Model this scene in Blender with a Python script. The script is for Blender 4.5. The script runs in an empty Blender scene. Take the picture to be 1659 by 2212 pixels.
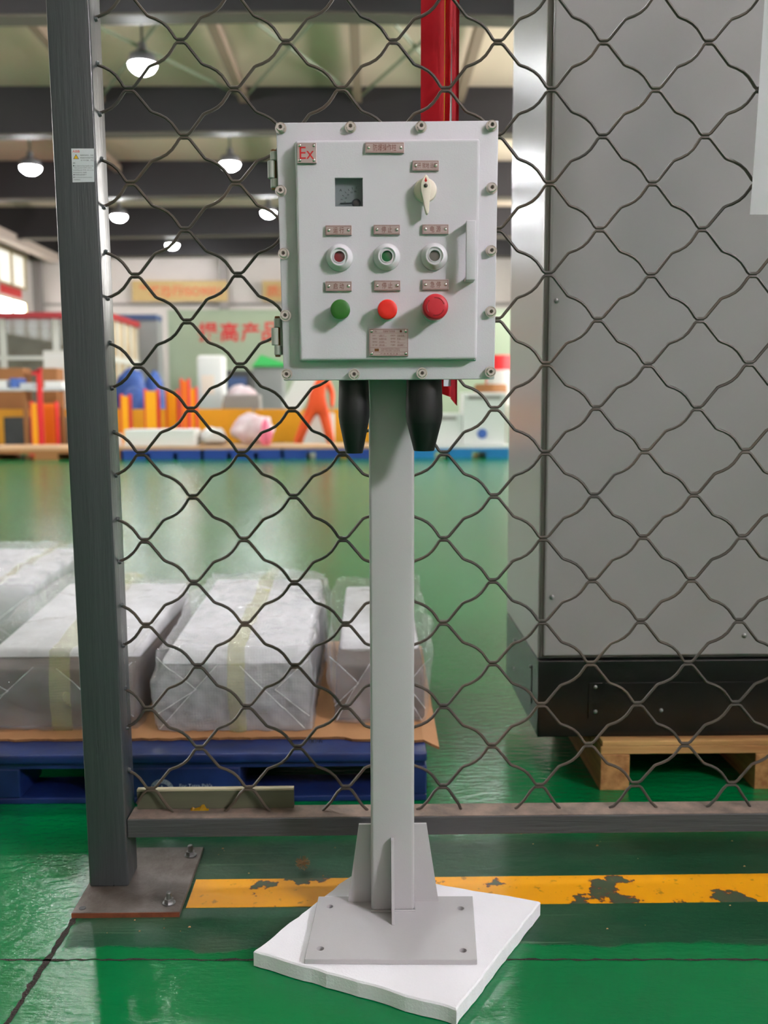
import bpy, bmesh, math, random
from mathutils import Vector, Matrix, noise
random.seed(7)
SC = bpy.context.scene
COL = SC.collection
R = math.radians

# ---------------------------------------------------------------- camera
IW, IH, FPX = 1659.0, 2212.0, 2050.0
CAM = Vector((0.0, 0.0, 1.0))
YAW, PITCH, ROLL = R(-0.8), R(6.65), R(-0.2)
cd = bpy.data.cameras.new('camera')
cd.sensor_fit = 'HORIZONTAL'; cd.sensor_width = 36.0; cd.lens = FPX / IW * 36.0
cd.clip_start = 0.05; cd.clip_end = 200
cd.dof.use_dof = True; cd.dof.focus_distance = 1.68; cd.dof.aperture_fstop = 4.6
cam = bpy.data.objects.new('camera', cd); COL.objects.link(cam)
CROT = Matrix.Rotation(YAW, 3, 'Z') @ Matrix.Rotation(R(90) - PITCH, 3, 'X') @ Matrix.Rotation(ROLL, 3, 'Z')
cam.matrix_world = Matrix.Translation(CAM) @ CROT.to_4x4()
SC.camera = cam
# ---------------------------------------------------------------- world, exposure
w = bpy.data.worlds.new('world'); SC.world = w; w.use_nodes = True
w.node_tree.nodes['Background'].inputs[0].default_value = (0.80, 0.88, 1.0, 1)
w.node_tree.nodes['Background'].inputs[1].default_value = 0.6
SC.view_settings.view_transform = 'Standard'; SC.view_settings.look = 'None'
SC.view_settings.gamma = 1.0; SC.view_settings.use_curve_mapping = False
SC.view_settings.exposure = 0.08
SC.cycles.use_light_tree = False; SC.cycles.use_adaptive_sampling = True; SC.cycles.adaptive_threshold = 0.05
SC.cycles.max_bounces = 5; SC.cycles.diffuse_bounces = 3; SC.cycles.glossy_bounces = 3; SC.cycles.transparent_max_bounces = 6
SC.cycles.caustics_reflective = False; SC.cycles.caustics_refractive = False
SUN_WINDOW = 150.0       # sunlit panes on the right-hand wall
SHADE_WINDOW = 18.0       # panes on the shaded left-hand wall and in the added right-hand row
LAMP_LIGHT = 190.0        # high-bay lamp discs


def at(u, v, Y):
    """point of the plane y = Y that the photograph shows at pixel (u, v)"""
    d = CROT @ Vector(((u - IW / 2) / FPX, -(v - IH / 2) / FPX, -1))
    return CAM + d * ((Y - CAM.y) / d.y)


# ---------------------------------------------------------------- materials
def lin(c):
    c = c / 255.0
    return c / 12.92 if c <= 0.04045 else ((c + 0.055) / 1.055) ** 2.4


def rgb(r, g, b):
    return (lin(r), lin(g), lin(b), 1.0)


def nodes(m):
    m.use_nodes = True
    nt = m.node_tree
    return nt, nt.nodes['Principled BSDF']


def N(nt, typ, **kw):
    n = nt.nodes.new(typ)
    for k, v in kw.items():
        if k.startswith('i_'):
            n.inputs[k[2:].replace('_', ' ')].default_value = v
        else:
            setattr(n, k, v)
    return n


MATS = {}


def M(name, col, rough=0.5, metal=0.0, var=0.0, vscale=6.0, var2=None, bump=0.0, bscale=60.0, coat=0.0, stretch=None, rvar=0.0):
    m = bpy.data.materials.new(name); MATS[name] = m
    nt, p = nodes(m)
    p.inputs['Roughness'].default_value = rough
    p.inputs['Metallic'].default_value = metal
    p.inputs['Coat Weight'].default_value = coat
    p.inputs['Coat Roughness'].default_value = 0.15
    p.inputs['Base Color'].default_value = col
    if var or bump or rvar:
        tc = N(nt, 'ShaderNodeTexCoord')
        mp = N(nt, 'ShaderNodeMapping')
        if stretch:
            mp.inputs['Scale'].default_value = stretch
        nt.links.new(tc.outputs['Object'], mp.inputs['Vector'])
    if var or rvar:
        nz = N(nt, 'ShaderNodeTexNoise', i_Scale=vscale, i_Detail=5.0, i_Roughness=0.6)
        nt.links.new(mp.outputs[0], nz.inputs['Vector'])
        if var:
            cr = N(nt, 'ShaderNodeValToRGB')
            cr.color_ramp.elements[0].position = 0.35; cr.color_ramp.elements[1].position = 0.68
            c2 = var2 if var2 else tuple(x * (1 - var) for x in col[:3]) + (1,)
            cr.color_ramp.elements[0].color = c2; cr.color_ramp.elements[1].color = col
            nt.links.new(nz.outputs['Fac'], cr.inputs['Fac']); nt.links.new(cr.outputs['Color'], p.inputs['Base Color'])
        if rvar:
            mr = N(nt, 'ShaderNodeMapRange')
            mr.inputs['To Min'].default_value = max(0.02, rough - rvar); mr.inputs['To Max'].default_value = min(1, rough + rvar)
            nt.links.new(nz.outputs['Fac'], mr.inputs['Value']); nt.links.new(mr.outputs[0], p.inputs['Roughness'])
    if bump:
        n2 = N(nt, 'ShaderNodeTexNoise', i_Scale=bscale, i_Detail=3.0)
        nt.links.new(mp.outputs[0], n2.inputs['Vector'])
        b = N(nt, 'ShaderNodeBump', i_Strength=bump, i_Distance=0.01)
        nt.links.new(n2.outputs['Fac'], b.inputs['Height']); nt.links.new(b.outputs[0], p.inputs['Normal'])
    return m


def EMIT(name, col, strength):
    m = bpy.data.materials.new(name); MATS[name] = m
    nt, p = nodes(m)
    p.inputs['Base Color'].default_value = (0.8, 0.8, 0.8, 1)
    p.inputs['Emission Color'].default_value = col
    p.inputs['Emission Strength'].default_value = strength
    return m


# painted metals and plastics
M('panel_paint', rgb(214, 208, 215), 0.38, bump=0.05, bscale=420, var=0.03, vscale=4)
M('pole_paint', rgb(186, 183, 185), 0.36, bump=0.03, bscale=300, var=0.03, vscale=3)
M('steel', rgb(222, 214, 210), 0.2, 1.0)
M('steel_dark', rgb(90, 84, 80), 0.4, 1.0)
M('plate_steel', rgb(190, 172, 170), 0.42, 0.85, bump=0.02, bscale=200, stretch=(1, 1, 12))
M('plate_ink', rgb(112, 48, 28), 0.5)
M('ex_ink', rgb(196, 22, 28), 0.45)
M('lamp_ring', rgb(224, 219, 224), 0.22, coat=0.4)
M('lens_red', rgb(112, 18, 26), 0.12, coat=0.6)
M('lens_green', rgb(0, 92, 44), 0.12, coat=0.6)
M('lens_clear', rgb(98, 92, 88), 0.12, coat=0.6)
M('button_green', rgb(46, 106, 34), 0.42)
M('button_red', rgb(232, 34, 22), 0.42)
M('stop_red', rgb(200, 32, 48), 0.45)
M('stop_red_groove', rgb(138, 18, 30), 0.5)
M('knob_cream', rgb(242, 226, 212), 0.35)
M('knob_red', rgb(208, 24, 24), 0.4)
M('dial_white', rgb(176, 186, 190), 0.6)
M('dial_ink', rgb(46, 52, 58), 0.6)
M('gland_black', rgb(20, 20, 22), 0.42, bump=0.04, bscale=120)
M('gland_black_tip', rgb(14, 16, 17), 0.5)
M('hinge_paint', rgb(168, 170, 162), 0.4, bump=0.04, bscale=300)
M('hinge_pin', rgb(120, 84, 52), 0.45, 0.8)
# fence
M('post_paint', rgb(66, 70, 72), 0.30, var=0.15, vscale=9, bump=0.14, bscale=50, stretch=(3, 3, 0.16), rvar=0.08)
M('rail_paint', rgb(76, 76, 78), 0.42, var=0.25, vscale=9, bump=0.2, bscale=60, stretch=(0.16, 3, 3))
M('rail_dust', rgb(142, 122, 110), 0.9, var=0.3, vscale=22, var2=rgb(104, 92, 84), bump=0.1, bscale=200)
M('wire_paint', rgb(54, 51, 48), 0.45, var=0.5, vscale=7, var2=rgb(78, 66, 55), bump=0.06, bscale=400)
M('plate_rust', rgb(112, 106, 102), 0.55, var=0.5, vscale=12, var2=rgb(78, 68, 60), bump=0.15, bscale=90)
M('plate_edge', rgb(120, 62, 34), 0.8, var=0.4, vscale=40)
M('zinc', rgb(150, 150, 150), 0.35, 1.0)
M('sticker_white', rgb(206, 208, 212), 0.45)
M('sticker_ink', rgb(66, 66, 72), 0.6)
M('sticker_red', rgb(224, 62, 66), 0.5)
M('sticker_yellow', rgb(226, 176, 8), 0.5)
M('banner_red', rgb(196, 26, 44), 0.62, bump=0.05, bscale=90, var=0.12, vscale=5)
M('banner_white', rgb(226, 226, 236), 0.5)
M('laminate', rgb(250, 248, 252), 0.2, coat=0.5, bump=0.06, bscale=14)
M('strip_wood', rgb(86, 87, 68), 0.7, var=0.3, vscale=7, var2=rgb(70, 69, 55), stretch=(0.3, 3, 3))
M('strip_edge', rgb(172, 164, 136), 0.7)
M('yellow_plastic', rgb(196, 150, 20), 0.25, coat=0.5)
# foam, pallets, packages
M('foam', rgb(246, 243, 248), 0.95, bump=0.12, bscale=260, var=0.03, vscale=5)
M('pallet_blue', rgb(24, 46, 104), 0.42, var=0.3, vscale=16, var2=rgb(18, 34, 82), bump=0.08, bscale=40, rvar=0.15)
M('pallet_print', rgb(150, 160, 172), 0.6)
M('cardboard', rgb(196, 144, 98), 0.85, var=0.14, vscale=9, bump=0.06, bscale=60)
M('cardboard_edge', rgb(128, 88, 52), 0.9, bump=0.3, bscale=160)
M('wood_pine', rgb(200, 158, 100), 0.75, var=0.3, vscale=5, var2=rgb(150, 100, 56), stretch=(0.5, 6, 6), bump=0.06, bscale=40)
M('wood_pine_y', rgb(190, 142, 88), 0.75, var=0.35, vscale=5, var2=rgb(140, 92, 52), stretch=(6, 0.5, 6), bump=0.06, bscale=40)
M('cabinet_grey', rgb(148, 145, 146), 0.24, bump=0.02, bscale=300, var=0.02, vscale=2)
M('cabinet_seam', rgb(112, 106, 102), 0.6)
M('plinth_black', rgb(9, 10, 11), 0.22)
M('content_grey', rgb(128, 128, 126), 0.7, var=0.2, vscale=6)
M('content_brown', rgb(104, 84, 72), 0.8, var=0.35, vscale=5, var2=rgb(74, 66, 62))
# hall
M('wall_white', rgb(208, 200, 196), 0.75, var=0.05, vscale=0.6)
M('wall_column', rgb(146, 140, 138), 0.7)
M('roof_sheet', rgb(208, 190, 170), 0.55, var=0.08, vscale=0.5)
M('beam_dark', rgb(42, 40, 45), 0.5, var=0.12, vscale=1.0)
M('beam_bottom', rgb(88, 82, 72), 0.6)
M('purlin', rgb(138, 118, 102), 0.6)
M('brace', rgb(120, 128, 108), 0.6)
M('crane_pink', rgb(196, 180, 170), 0.6)
M('win_frame', rgb(176, 158, 112), 0.6)
M('lamp_shell', rgb(120, 120, 124), 0.4, 0.6)
EMIT('lamp_disc', (0.96, 0.98, 1.0, 1), LAMP_LIGHT)
EMIT('sun_pane', (0.98, 0.94, 1.0, 1), SUN_WINDOW)
EMIT('frosted_pane', (1.0, 0.95, 0.84, 1), 0.55)
EMIT('shade_pane', (1.0, 0.97, 0.95, 1), SHADE_WINDOW)
M('sage_panel', rgb(168, 182, 158), 0.6, var=0.05, vscale=0.6)
M('slogan_red', rgb(214, 50, 52), 0.55)
M('banner_tan', rgb(188, 160, 108), 0.6)
M('banner_ink', rgb(204, 104, 62), 0.6)
M('fascia_red', rgb(168, 36, 44), 0.5)
M('fascia_blue', rgb(60, 84, 128), 0.5)
M('white_frame', rgb(214, 214, 206), 0.5)
M('tan_panel', rgb(176, 148, 104), 0.5, var=0.3, vscale=1.2, var2=rgb(206, 190, 158))
M('grey_box', rgb(150, 152, 152), 0.5)
M('dark_grey', rgb(62, 64, 66), 0.6, var=0.3, vscale=3)
M('safety_yellow', rgb(240, 164, 20), 0.5, var=0.1, vscale=2)
M('safety_bright', rgb(255, 178, 0), 0.5)
M('safety_orange', rgb(244, 120, 20), 0.5)
M('safety_red', rgb(222, 32, 40), 0.5)
M('plywood', rgb(206, 168, 130), 0.75, var=0.12, vscale=3)
M('far_blue', rgb(28, 66, 150), 0.5)
M('far_cyan', rgb(26, 128, 196), 0.5)
M('carton_white', rgb(226, 228, 226), 0.6)
M('bag_white', rgb(230, 222, 226), 0.35, var=0.2, vscale=3, var2=rgb(200, 170, 176), bump=0.5, bscale=6)
M('bag_pink', rgb(240, 120, 150), 0.4)
M('bundle_blue', rgb(70, 110, 190), 0.5, var=0.5, vscale=2.5, var2=rgb(30, 60, 130), bump=0.5, bscale=5)
M('tarp_green', rgb(60, 190, 96), 0.45)
M('overall_orange', rgb(240, 88, 36), 0.7, bump=0.2, bscale=12)
M('skin', rgb(196, 146, 118), 0.55)
M('helmet_white', rgb(230, 230, 226), 0.3)
M('boot_dark', rgb(40, 38, 38), 0.6)
M('bench_top', rgb(198, 204, 206), 0.4)
M('crate_brown', rgb(160, 106, 60), 0.7)


def film_material(name, tint, cover):
    """bubble wrap: clear film with rows of bubbles, milky and glossy"""
    m = bpy.data.materials.new(name); MATS[name] = m
    nt, p = nodes(m)
    out = nt.nodes['Material Output']
    tc = N(nt, 'ShaderNodeTexCoord')
    vo = N(nt, 'ShaderNodeTexVoronoi', i_Scale=135.0, i_Randomness=0.3)
    nt.links.new(tc.outputs['Object'], vo.inputs['Vector'])
    nz = N(nt, 'ShaderNodeTexNoise', noise_type='RIDGED_MULTIFRACTAL', i_Scale=8.0, i_Detail=6.0, i_Roughness=0.7)
    nt.links.new(tc.outputs['Object'], nz.inputs['Vector'])
    b1 = N(nt, 'ShaderNodeBump', i_Strength=0.6, i_Distance=0.004, invert=True)
    nt.links.new(vo.outputs['Distance'], b1.inputs['Height'])
    b2 = N(nt, 'ShaderNodeBump', i_Strength=0.85, i_Distance=0.012)
    nt.links.new(nz.outputs['Fac'], b2.inputs['Height']); nt.links.new(b1.outputs[0], b2.inputs['Normal'])
    p.inputs['Base Color'].default_value = tint
    p.inputs['Roughness'].default_value = 0.08
    p.inputs['Specular IOR Level'].default_value = 1.0
    nt.links.new(b2.outputs[0], p.inputs['Normal'])
    tr = N(nt, 'ShaderNodeBsdfTransparent')
    # milky where the film doubles up in folds and over the bubble rims
    mr = N(nt, 'ShaderNodeMapRange')
    mr.inputs['From Min'].default_value = 0.2; mr.inputs['From Max'].default_value = 1.5
    mr.inputs['To Min'].default_value = cover - 0.12; mr.inputs['To Max'].default_value = cover + 0.34
    nt.links.new(nz.outputs['Fac'], mr.inputs['Value'])
    mx = N(nt, 'ShaderNodeMixShader')
    nt.links.new(mr.outputs[0], mx.inputs[0]); nt.links.new(tr.outputs[0], mx.inputs[1]); nt.links.new(p.outputs[0], mx.inputs[2])
    nt.links.new(mx.outputs[0], out.inputs['Surface'])


film_material('film', rgb(246, 244, 250), 0.42)
film_material('film_clear', rgb(240, 236, 240), 0.27)
film_material('film_fold', rgb(248, 246, 252), 0.24)
M('film_crease_glint', rgb(246, 246, 250), 0.25, coat=0.5)  # near-white colour paints the glint on fold edges
M('painted_bright_top', rgb(232, 232, 236), 0.6, bump=0.9, bscale=9, var=0.25, vscale=7)  # brightness of the lit package tops, put into a white layer
film_material('film_tape', rgb(206, 204, 132), 0.52)
film_material('film_tape_orange', rgb(236, 170, 110), 0.75)


def glass_material(name, tint, alpha):
    m = bpy.data.materials.new(name); MATS[name] = m
    nt, p = nodes(m)
    out = nt.nodes['Material Output']
    p.inputs['Base Color'].default_value = tint; p.inputs['Roughness'].default_value = 0.04
    tr = N(nt, 'ShaderNodeBsdfTransparent'); mx = N(nt, 'ShaderNodeMixShader', i_Fac=alpha)
    nt.links.new(tr.outputs[0], mx.inputs[1]); nt.links.new(p.outputs[0], mx.inputs[2])
    nt.links.new(mx.outputs[0], out.inputs['Surface'])


glass_material('meter_glass', rgb(40, 46, 52), 0.22)
glass_material('cabin_glass', rgb(150, 150, 140), 0.3)
glass_material('laminate_film', rgb(230, 230, 240), 0.25)


def floor_material():
    """green epoxy: fresh gloss paint in front and on the left, older dusty paint under the fence"""
    m = bpy.data.materials.new('floor_epoxy'); MATS['floor_epoxy'] = m
    nt, p = nodes(m); L = nt.links.new
    tc = N(nt, 'ShaderNodeTexCoord'); sp = N(nt, 'ShaderNodeSeparateXYZ'); L(tc.outputs['Object'], sp.inputs[0])
    n1 = N(nt, 'ShaderNodeTexNoise', i_Scale=5.0, i_Detail=6.0, i_Roughness=0.6); L(tc.outputs['Object'], n1.inputs['Vector'])
    n2 = N(nt, 'ShaderNodeTexNoise', i_Scale=1.1, i_Detail=4.0); L(tc.outputs['Object'], n2.inputs['Vector'])
    n3 = N(nt, 'ShaderNodeTexNoise', i_Scale=34.0, i_Detail=5.0, i_Roughness=0.7); L(tc.outputs['Object'], n3.inputs['Vector'])

    def math_(op, a, b=None, clamp=False):
        n = N(nt, 'ShaderNodeMath', operation=op, use_clamp=clamp)
        for i, x in enumerate((a, b)):
            if x is None: continue
            if isinstance(x, (int, float)): n.inputs[i].default_value = x
            else: L(x, n.inputs[i])
        return n.outputs[0]

    def step(val, edge, width):          # 0 below the edge, 1 above
        return math_('DIVIDE', math_('SUBTRACT', val, edge - width), 2 * width, True)
    wob = math_('MULTIPLY', math_('SUBTRACT', n1.outputs['Fac'], 0.5), 0.09)
    yy = math_('ADD', sp.outputs['Y'], wob); xx = math_('ADD', sp.outputs['X'], math_('MULTIPLY', wob, 0.6))
    old = math_('MULTIPLY', math_('MULTIPLY', step(yy, 1.645, 0.004), math_('SUBTRACT', 1.0, step(yy, 2.10, 0.05))), step(xx, -0.575, 0.01))
    # colours
    fresh = N(nt, 'ShaderNodeMix', data_type='RGBA'); fresh.inputs[6].default_value = rgb(0, 96, 42); fresh.inputs[7].default_value = rgb(0, 122, 70)
    L(n2.outputs['Fac'], fresh.inputs[0])
    aged = N(nt, 'ShaderNodeMix', data_type='RGBA'); aged.inputs[6].default_value = rgb(8, 66, 40); aged.inputs[7].default_value = rgb(70, 88, 68)
    cr = N(nt, 'ShaderNodeMapRange'); cr.inputs['From Min'].default_value = 0.45; cr.inputs['From Max'].default_value = 0.75
    L(n1.outputs['Fac'], cr.inputs['Value'])
    dustx = math_('SUBTRACT', 1.0, step(sp.outputs['X'], 0.25, 0.7))     # more dust near the post plate
    L(math_('MULTIPLY', cr.outputs[0], math_('ADD', math_('MULTIPLY', dustx, 0.8), 0.15)), aged.inputs[0])
    base = N(nt, 'ShaderNodeMix', data_type='RGBA'); L(old, base.inputs[0]); L(fresh.outputs[2], base.inputs[6]); L(aged.outputs[2], base.inputs[7])
    # dark grit specks
    sk = N(nt, 'ShaderNodeMapRange'); sk.inputs['From Min'].default_value = 0.71; sk.inputs['From Max'].default_value = 0.76
    L(n3.outputs['Fac'], sk.inputs['Value'])
    fin = N(nt, 'ShaderNodeMix', data_type='RGBA'); fin.inputs[7].default_value = rgb(36, 60, 44)
    L(math_('MULTIPLY', sk.outputs[0], 0.7), fin.inputs[0]); L(base.outputs[2], fin.inputs[6])
    # pale drag scratches in the old paint
    ms = N(nt, 'ShaderNodeMapping'); ms.inputs['Scale'].default_value = (2.2, 75.0, 1); ms.inputs['Rotation'].default_value = (0, 0, 0.12); L(tc.outputs['Object'], ms.inputs['Vector'])
    n5 = N(nt, 'ShaderNodeTexNoise', i_Scale=1.0, i_Detail=2.0); L(ms.outputs[0], n5.inputs['Vector'])
    sc5 = N(nt, 'ShaderNodeMapRange'); sc5.inputs['From Min'].default_value = 0.68; sc5.inputs['From Max'].default_value = 0.72; sc5.inputs['To Max'].default_value = 0.4
    L(n5.outputs['Fac'], sc5.inputs['Value'])
    scr = N(nt, 'ShaderNodeMix', data_type='RGBA'); scr.inputs[7].default_value = rgb(112, 138, 112)
    L(math_('MULTIPLY', sc5.outputs[0], old), scr.inputs[0]); L(fin.outputs[2], scr.inputs[6])
    L(scr.outputs[2], p.inputs['Base Color'])
    p.inputs['Specular IOR Level'].default_value = 0.40
    rr = N(nt, 'ShaderNodeMapRange'); rr.inputs['To Min'].default_value = 0.17; rr.inputs['To Max'].default_value = 0.42
    L(math_('MULTIPLY', old, 1.0), rr.inputs['Value']); L(rr.outputs[0], p.inputs['Roughness'])
    # brushed-on ripples
    n4 = N(nt, 'ShaderNodeTexNoise', i_Scale=34.0, i_Detail=5.0, i_Roughness=0.6)
    mp = N(nt, 'ShaderNodeMapping'); mp.inputs['Scale'].default_value = (0.6, 1.5, 1); L(tc.outputs['Object'], mp.inputs['Vector']); L(mp.outputs[0], n4.inputs['Vector'])
    b = N(nt, 'ShaderNodeBump', i_Strength=0.22, i_Distance=0.010); L(n4.outputs['Fac'], b.inputs['Height']); L(b.outputs[0], p.inputs['Normal'])


floor_material()


def stripe_material():
    m = bpy.data.materials.new('stripe_paint'); MATS['stripe_paint'] = m
    nt, p = nodes(m); L = nt.links.new
    tc = N(nt, 'ShaderNodeTexCoord')
    n1 = N(nt, 'ShaderNodeTexNoise', i_Scale=7.0, i_Detail=5.0, i_Roughness=0.6); L(tc.outputs['Object'], n1.inputs['Vector'])
    n2 = N(nt, 'ShaderNodeTexNoise', i_Scale=45.0, i_Detail=4.0); L(tc.outputs['Object'], n2.inputs['Vector'])
    c1 = N(nt, 'ShaderNodeValToRGB')
    e = c1.color_ramp.elements; e[0].position = 0.55; e[0].color = rgb(248, 170, 4); e[1].position = 0.61; e[1].color = rgb(70, 84, 62)
    e2 = e.new(0.585); e2.color = rgb(244, 164, 6); e3 = e.new(0.595); e3.color = rgb(112, 40, 34)
    L(n1.outputs['Fac'], c1.inputs['Fac'])
    sk = N(nt, 'ShaderNodeMapRange'); sk.inputs['From Min'].default_value = 0.62; sk.inputs['From Max'].default_value = 0.72; sk.inputs['To Max'].default_value = 0.6
    L(n2.outputs['Fac'], sk.inputs['Value'])
    mx = N(nt, 'ShaderNodeMix', data_type='RGBA'); mx.inputs[7].default_value = rgb(130, 92, 30)
    L(sk.outputs[0], mx.inputs[0]); L(c1.outputs['Color'], mx.inputs[6]); L(mx.outputs[2], p.inputs['Base Color'])
    p.inputs['Roughness'].default_value = 0.42


stripe_material()
M('joint_dirt', rgb(44, 36, 30), 0.95, var=0.4, vscale=60, bump=0.6, bscale=200)

# ---------------------------------------------------------------- object helpers
WL = {}


def tag(o, label=None, cat=None, group=None, kind=None):
    if label: o['label'] = label
    if cat: o['category'] = cat
    if group: o['group'] = group
    if kind: o['kind'] = kind
    return o


def empty(name, loc, label, cat, group=None):
    o = bpy.data.objects.new(name, None); COL.objects.link(o)
    o.location = loc; WL[o] = Vector(loc)
    return tag(o, label, cat, group)


def link(name, me, parent=None, loc=None):
    """mesh in world coordinates if loc is None, else mesh around its own origin placed at world loc"""
    o = bpy.data.objects.new(name, me); COL.objects.link(o)
    if parent is not None:
        o.parent = parent
        base = WL[parent]
    else:
        base = Vector((0, 0, 0))
    if loc is None:
        o.location = -base; WL[o] = Vector((0, 0, 0))
    else:
        o.location = Vector(loc) - base; WL[o] = Vector(loc)
    return o


class MB:
    def __init__(self):
        self.bm = bmesh.new()

    def box(self, x0, x1, y0, y1, z0, z1):
        b = self.bm
        v = [b.verts.new(p) for p in ((x0, y0, z0), (x1, y0, z0), (x1, y1, z0), (x0, y1, z0), (x0, y0, z1), (x1, y0, z1), (x1, y1, z1), (x0, y1, z1))]
        for f in ((0, 3, 2, 1), (4, 5, 6, 7), (0, 1, 5, 4), (1, 2, 6, 5), (2, 3, 7, 6), (3, 0, 4, 7)):
            b.faces.new([v[i] for i in f])
        return self

    def hexa(self, pts):
        b = self.bm
        v = [b.verts.new(p) for p in pts]
        for f in ((0, 3, 2, 1), (4, 5, 6, 7), (0, 1, 5, 4), (1, 2, 6, 5), (2, 3, 7, 6), (3, 0, 4, 7)):
            b.faces.new([v[i] for i in f])
        return self

    def prism(self, poly, ext):
        """poly: 3-D points, extruded by vector ext"""
        b = self.bm; e = Vector(ext)
        a = [b.verts.new(p) for p in poly]; c = [b.verts.new(Vector(p) + e) for p in poly]
        n = len(poly)
        b.faces.new(a[::-1]); b.faces.new(c)
        for i in range(n):
            b.faces.new([a[i], a[(i + 1) % n], c[(i + 1) % n], c[i]])
        return self

    def lathe(self, prof, c, axis, n=24, cap=True):
        """prof: list of (along, radius)"""
        b = self.bm; ax = Vector(axis).normalized()
        t = Vector((0, 0, 1)) if abs(ax.z) < 0.9 else Vector((1, 0, 0))
        e1 = ax.cross(t).normalized(); e2 = ax.cross(e1)
        rings = []
        for s, r in prof:
            rings.append([b.verts.new(Vector(c) + ax * s + (e1 * math.cos(2 * math.pi * k / n) + e2 * math.sin(2 * math.pi * k / n)) * r) for k in range(n)])
        for i in range(len(rings) - 1):
            for k in range(n):
                b.faces.new([rings[i][k], rings[i][(k + 1) % n], rings[i + 1][(k + 1) % n], rings[i + 1][k]])
        if cap:
            b.faces.new(rings[0][::-1]); b.faces.new(rings[-1])
        return self

    def tube(self, pts, r, n=6):
        b = self.bm; pts = [Vector(p) for p in pts]; rings = []
        for i, p in enumerate(pts):
            d = (pts[min(i + 1, len(pts) - 1)] - pts[max(i - 1, 0)]).normalized()
            t = Vector((0, 1, 0)) if abs(d.y) < 0.9 else Vector((0, 0, 1))
            e1 = d.cross(t).normalized(); e2 = d.cross(e1)
            rr = r[i] if isinstance(r, (list, tuple)) else r
            rings.append([b.verts.new(p + (e1 * math.cos(2 * math.pi * k / n) + e2 * math.sin(2 * math.pi * k / n)) * rr) for k in range(n)])
        for i in range(len(rings) - 1):
            for k in range(n):
                b.faces.new([rings[i][k], rings[i][(k + 1) % n], rings[i + 1][(k + 1) % n], rings[i + 1][k]])
        b.faces.new(rings[0][::-1]); b.faces.new(rings[-1])
        return self

    def mesh(self, name, mat, bevel=0, smooth=False, seg=2):
        b = self.bm
        bmesh.ops.recalc_face_normals(b, faces=b.faces)
        if bevel:
            ed = [e for e in b.edges if len(e.link_faces) == 2 and e.calc_face_angle(0) > R(28)]
            bmesh.ops.bevel(b, geom=ed, offset=bevel, segments=seg, affect='EDGES', profile=0.5, clamp_overlap=True)
        if smooth:
            for f in b.faces: f.smooth = True
            for e in b.edges:
                if len(e.link_faces) == 2 and e.calc_face_angle(0) > R(38): e.smooth = False
        me = bpy.data.meshes.new(name); b.to_mesh(me); b.free()
        me.materials.append(MATS[mat])
        return me

    def build(self, name, mat, parent=None, bevel=0, smooth=False, seg=2, loc=None):
        return link(name, self.mesh(name, mat, bevel, smooth, seg), parent, loc)


def crisp(b):
    for e in b.edges:
        if len(e.link_faces) == 2 and e.calc_face_angle(0) > R(40): e.smooth = False


def struct(o):
    o['kind'] = 'structure'; return o


def cut(o, cutters):
    """boolean the cutter meshes (bmesh builders) out of object o"""
    for c in cutters:
        me = c.mesh('cutter', 'steel'); t = bpy.data.objects.new('cutter', me); COL.objects.link(t)
        t.location = (0, 0, 0)
        o2 = bpy.data.objects.new('cut_tmp', o.data); COL.objects.link(o2)
        md = o2.modifiers.new('b', 'BOOLEAN'); md.object = t; md.operation = 'DIFFERENCE'; md.solver = 'EXACT'
        dg = bpy.context.evaluated_depsgraph_get(); dg.update()
        new = bpy.data.meshes.new_from_object(o2.evaluated_get(dg))
        bpy.data.objects.remove(o2); bpy.data.objects.remove(t)
        o.data = new


_tc = bpy.data.curves.new('lettering', 'FONT')
_to = bpy.data.objects.new('lettering_source', _tc); COL.objects.link(_to)


def text_mesh(s, size, mat, width=None, height=None, bold=0.0, spacing=1.0):
    """flat lettering in the XZ plane, centred on its own origin, facing -Y"""
    _tc.body = s; _tc.size = size; _tc.align_x = 'CENTER'; _tc.align_y = 'CENTER'; _tc.offset = bold; _tc.resolution_u = 3
    _tc.space_character = spacing
    dg = bpy.context.evaluated_depsgraph_get(); dg.update()
    me = bpy.data.meshes.new_from_object(_to.evaluated_get(dg))
    if len(me.vertices) == 0:
        return me
    xs = [v.co.x for v in me.vertices]; ys = [v.co.y for v in me.vertices]
    cx, cy = (min(xs) + max(xs)) / 2, (min(ys) + max(ys)) / 2
    sx = width / (max(xs) - min(xs)) if width else 1
    sy = height / (max(ys) - min(ys)) if height else (sx if width else 1)
    if height and not width: sx = sy
    for v in me.vertices:
        v.co = Vector(((v.co.x - cx) * sx, 0, (v.co.y - cy) * sy))
    me.materials.clear(); me.materials.append(MATS[mat])
    return me


# ================================================================ THE SETTING
WX0, WX1, WY0, WY1, RZ = -13.75, 7.6, -9.0, 40.0, 7.9
struct(MB().box(WX0, WX1, WY0, WY1, -0.1, 0.0).build('floor', 'floor_epoxy'))
# yellow marking line and the open joints of the slab
fl = struct(MB().box(-0.372, 1.6, 1.790, 1.902, 0.0, 0.0008).build('floor_line', 'stripe_paint'))
MBj = MB()


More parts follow.
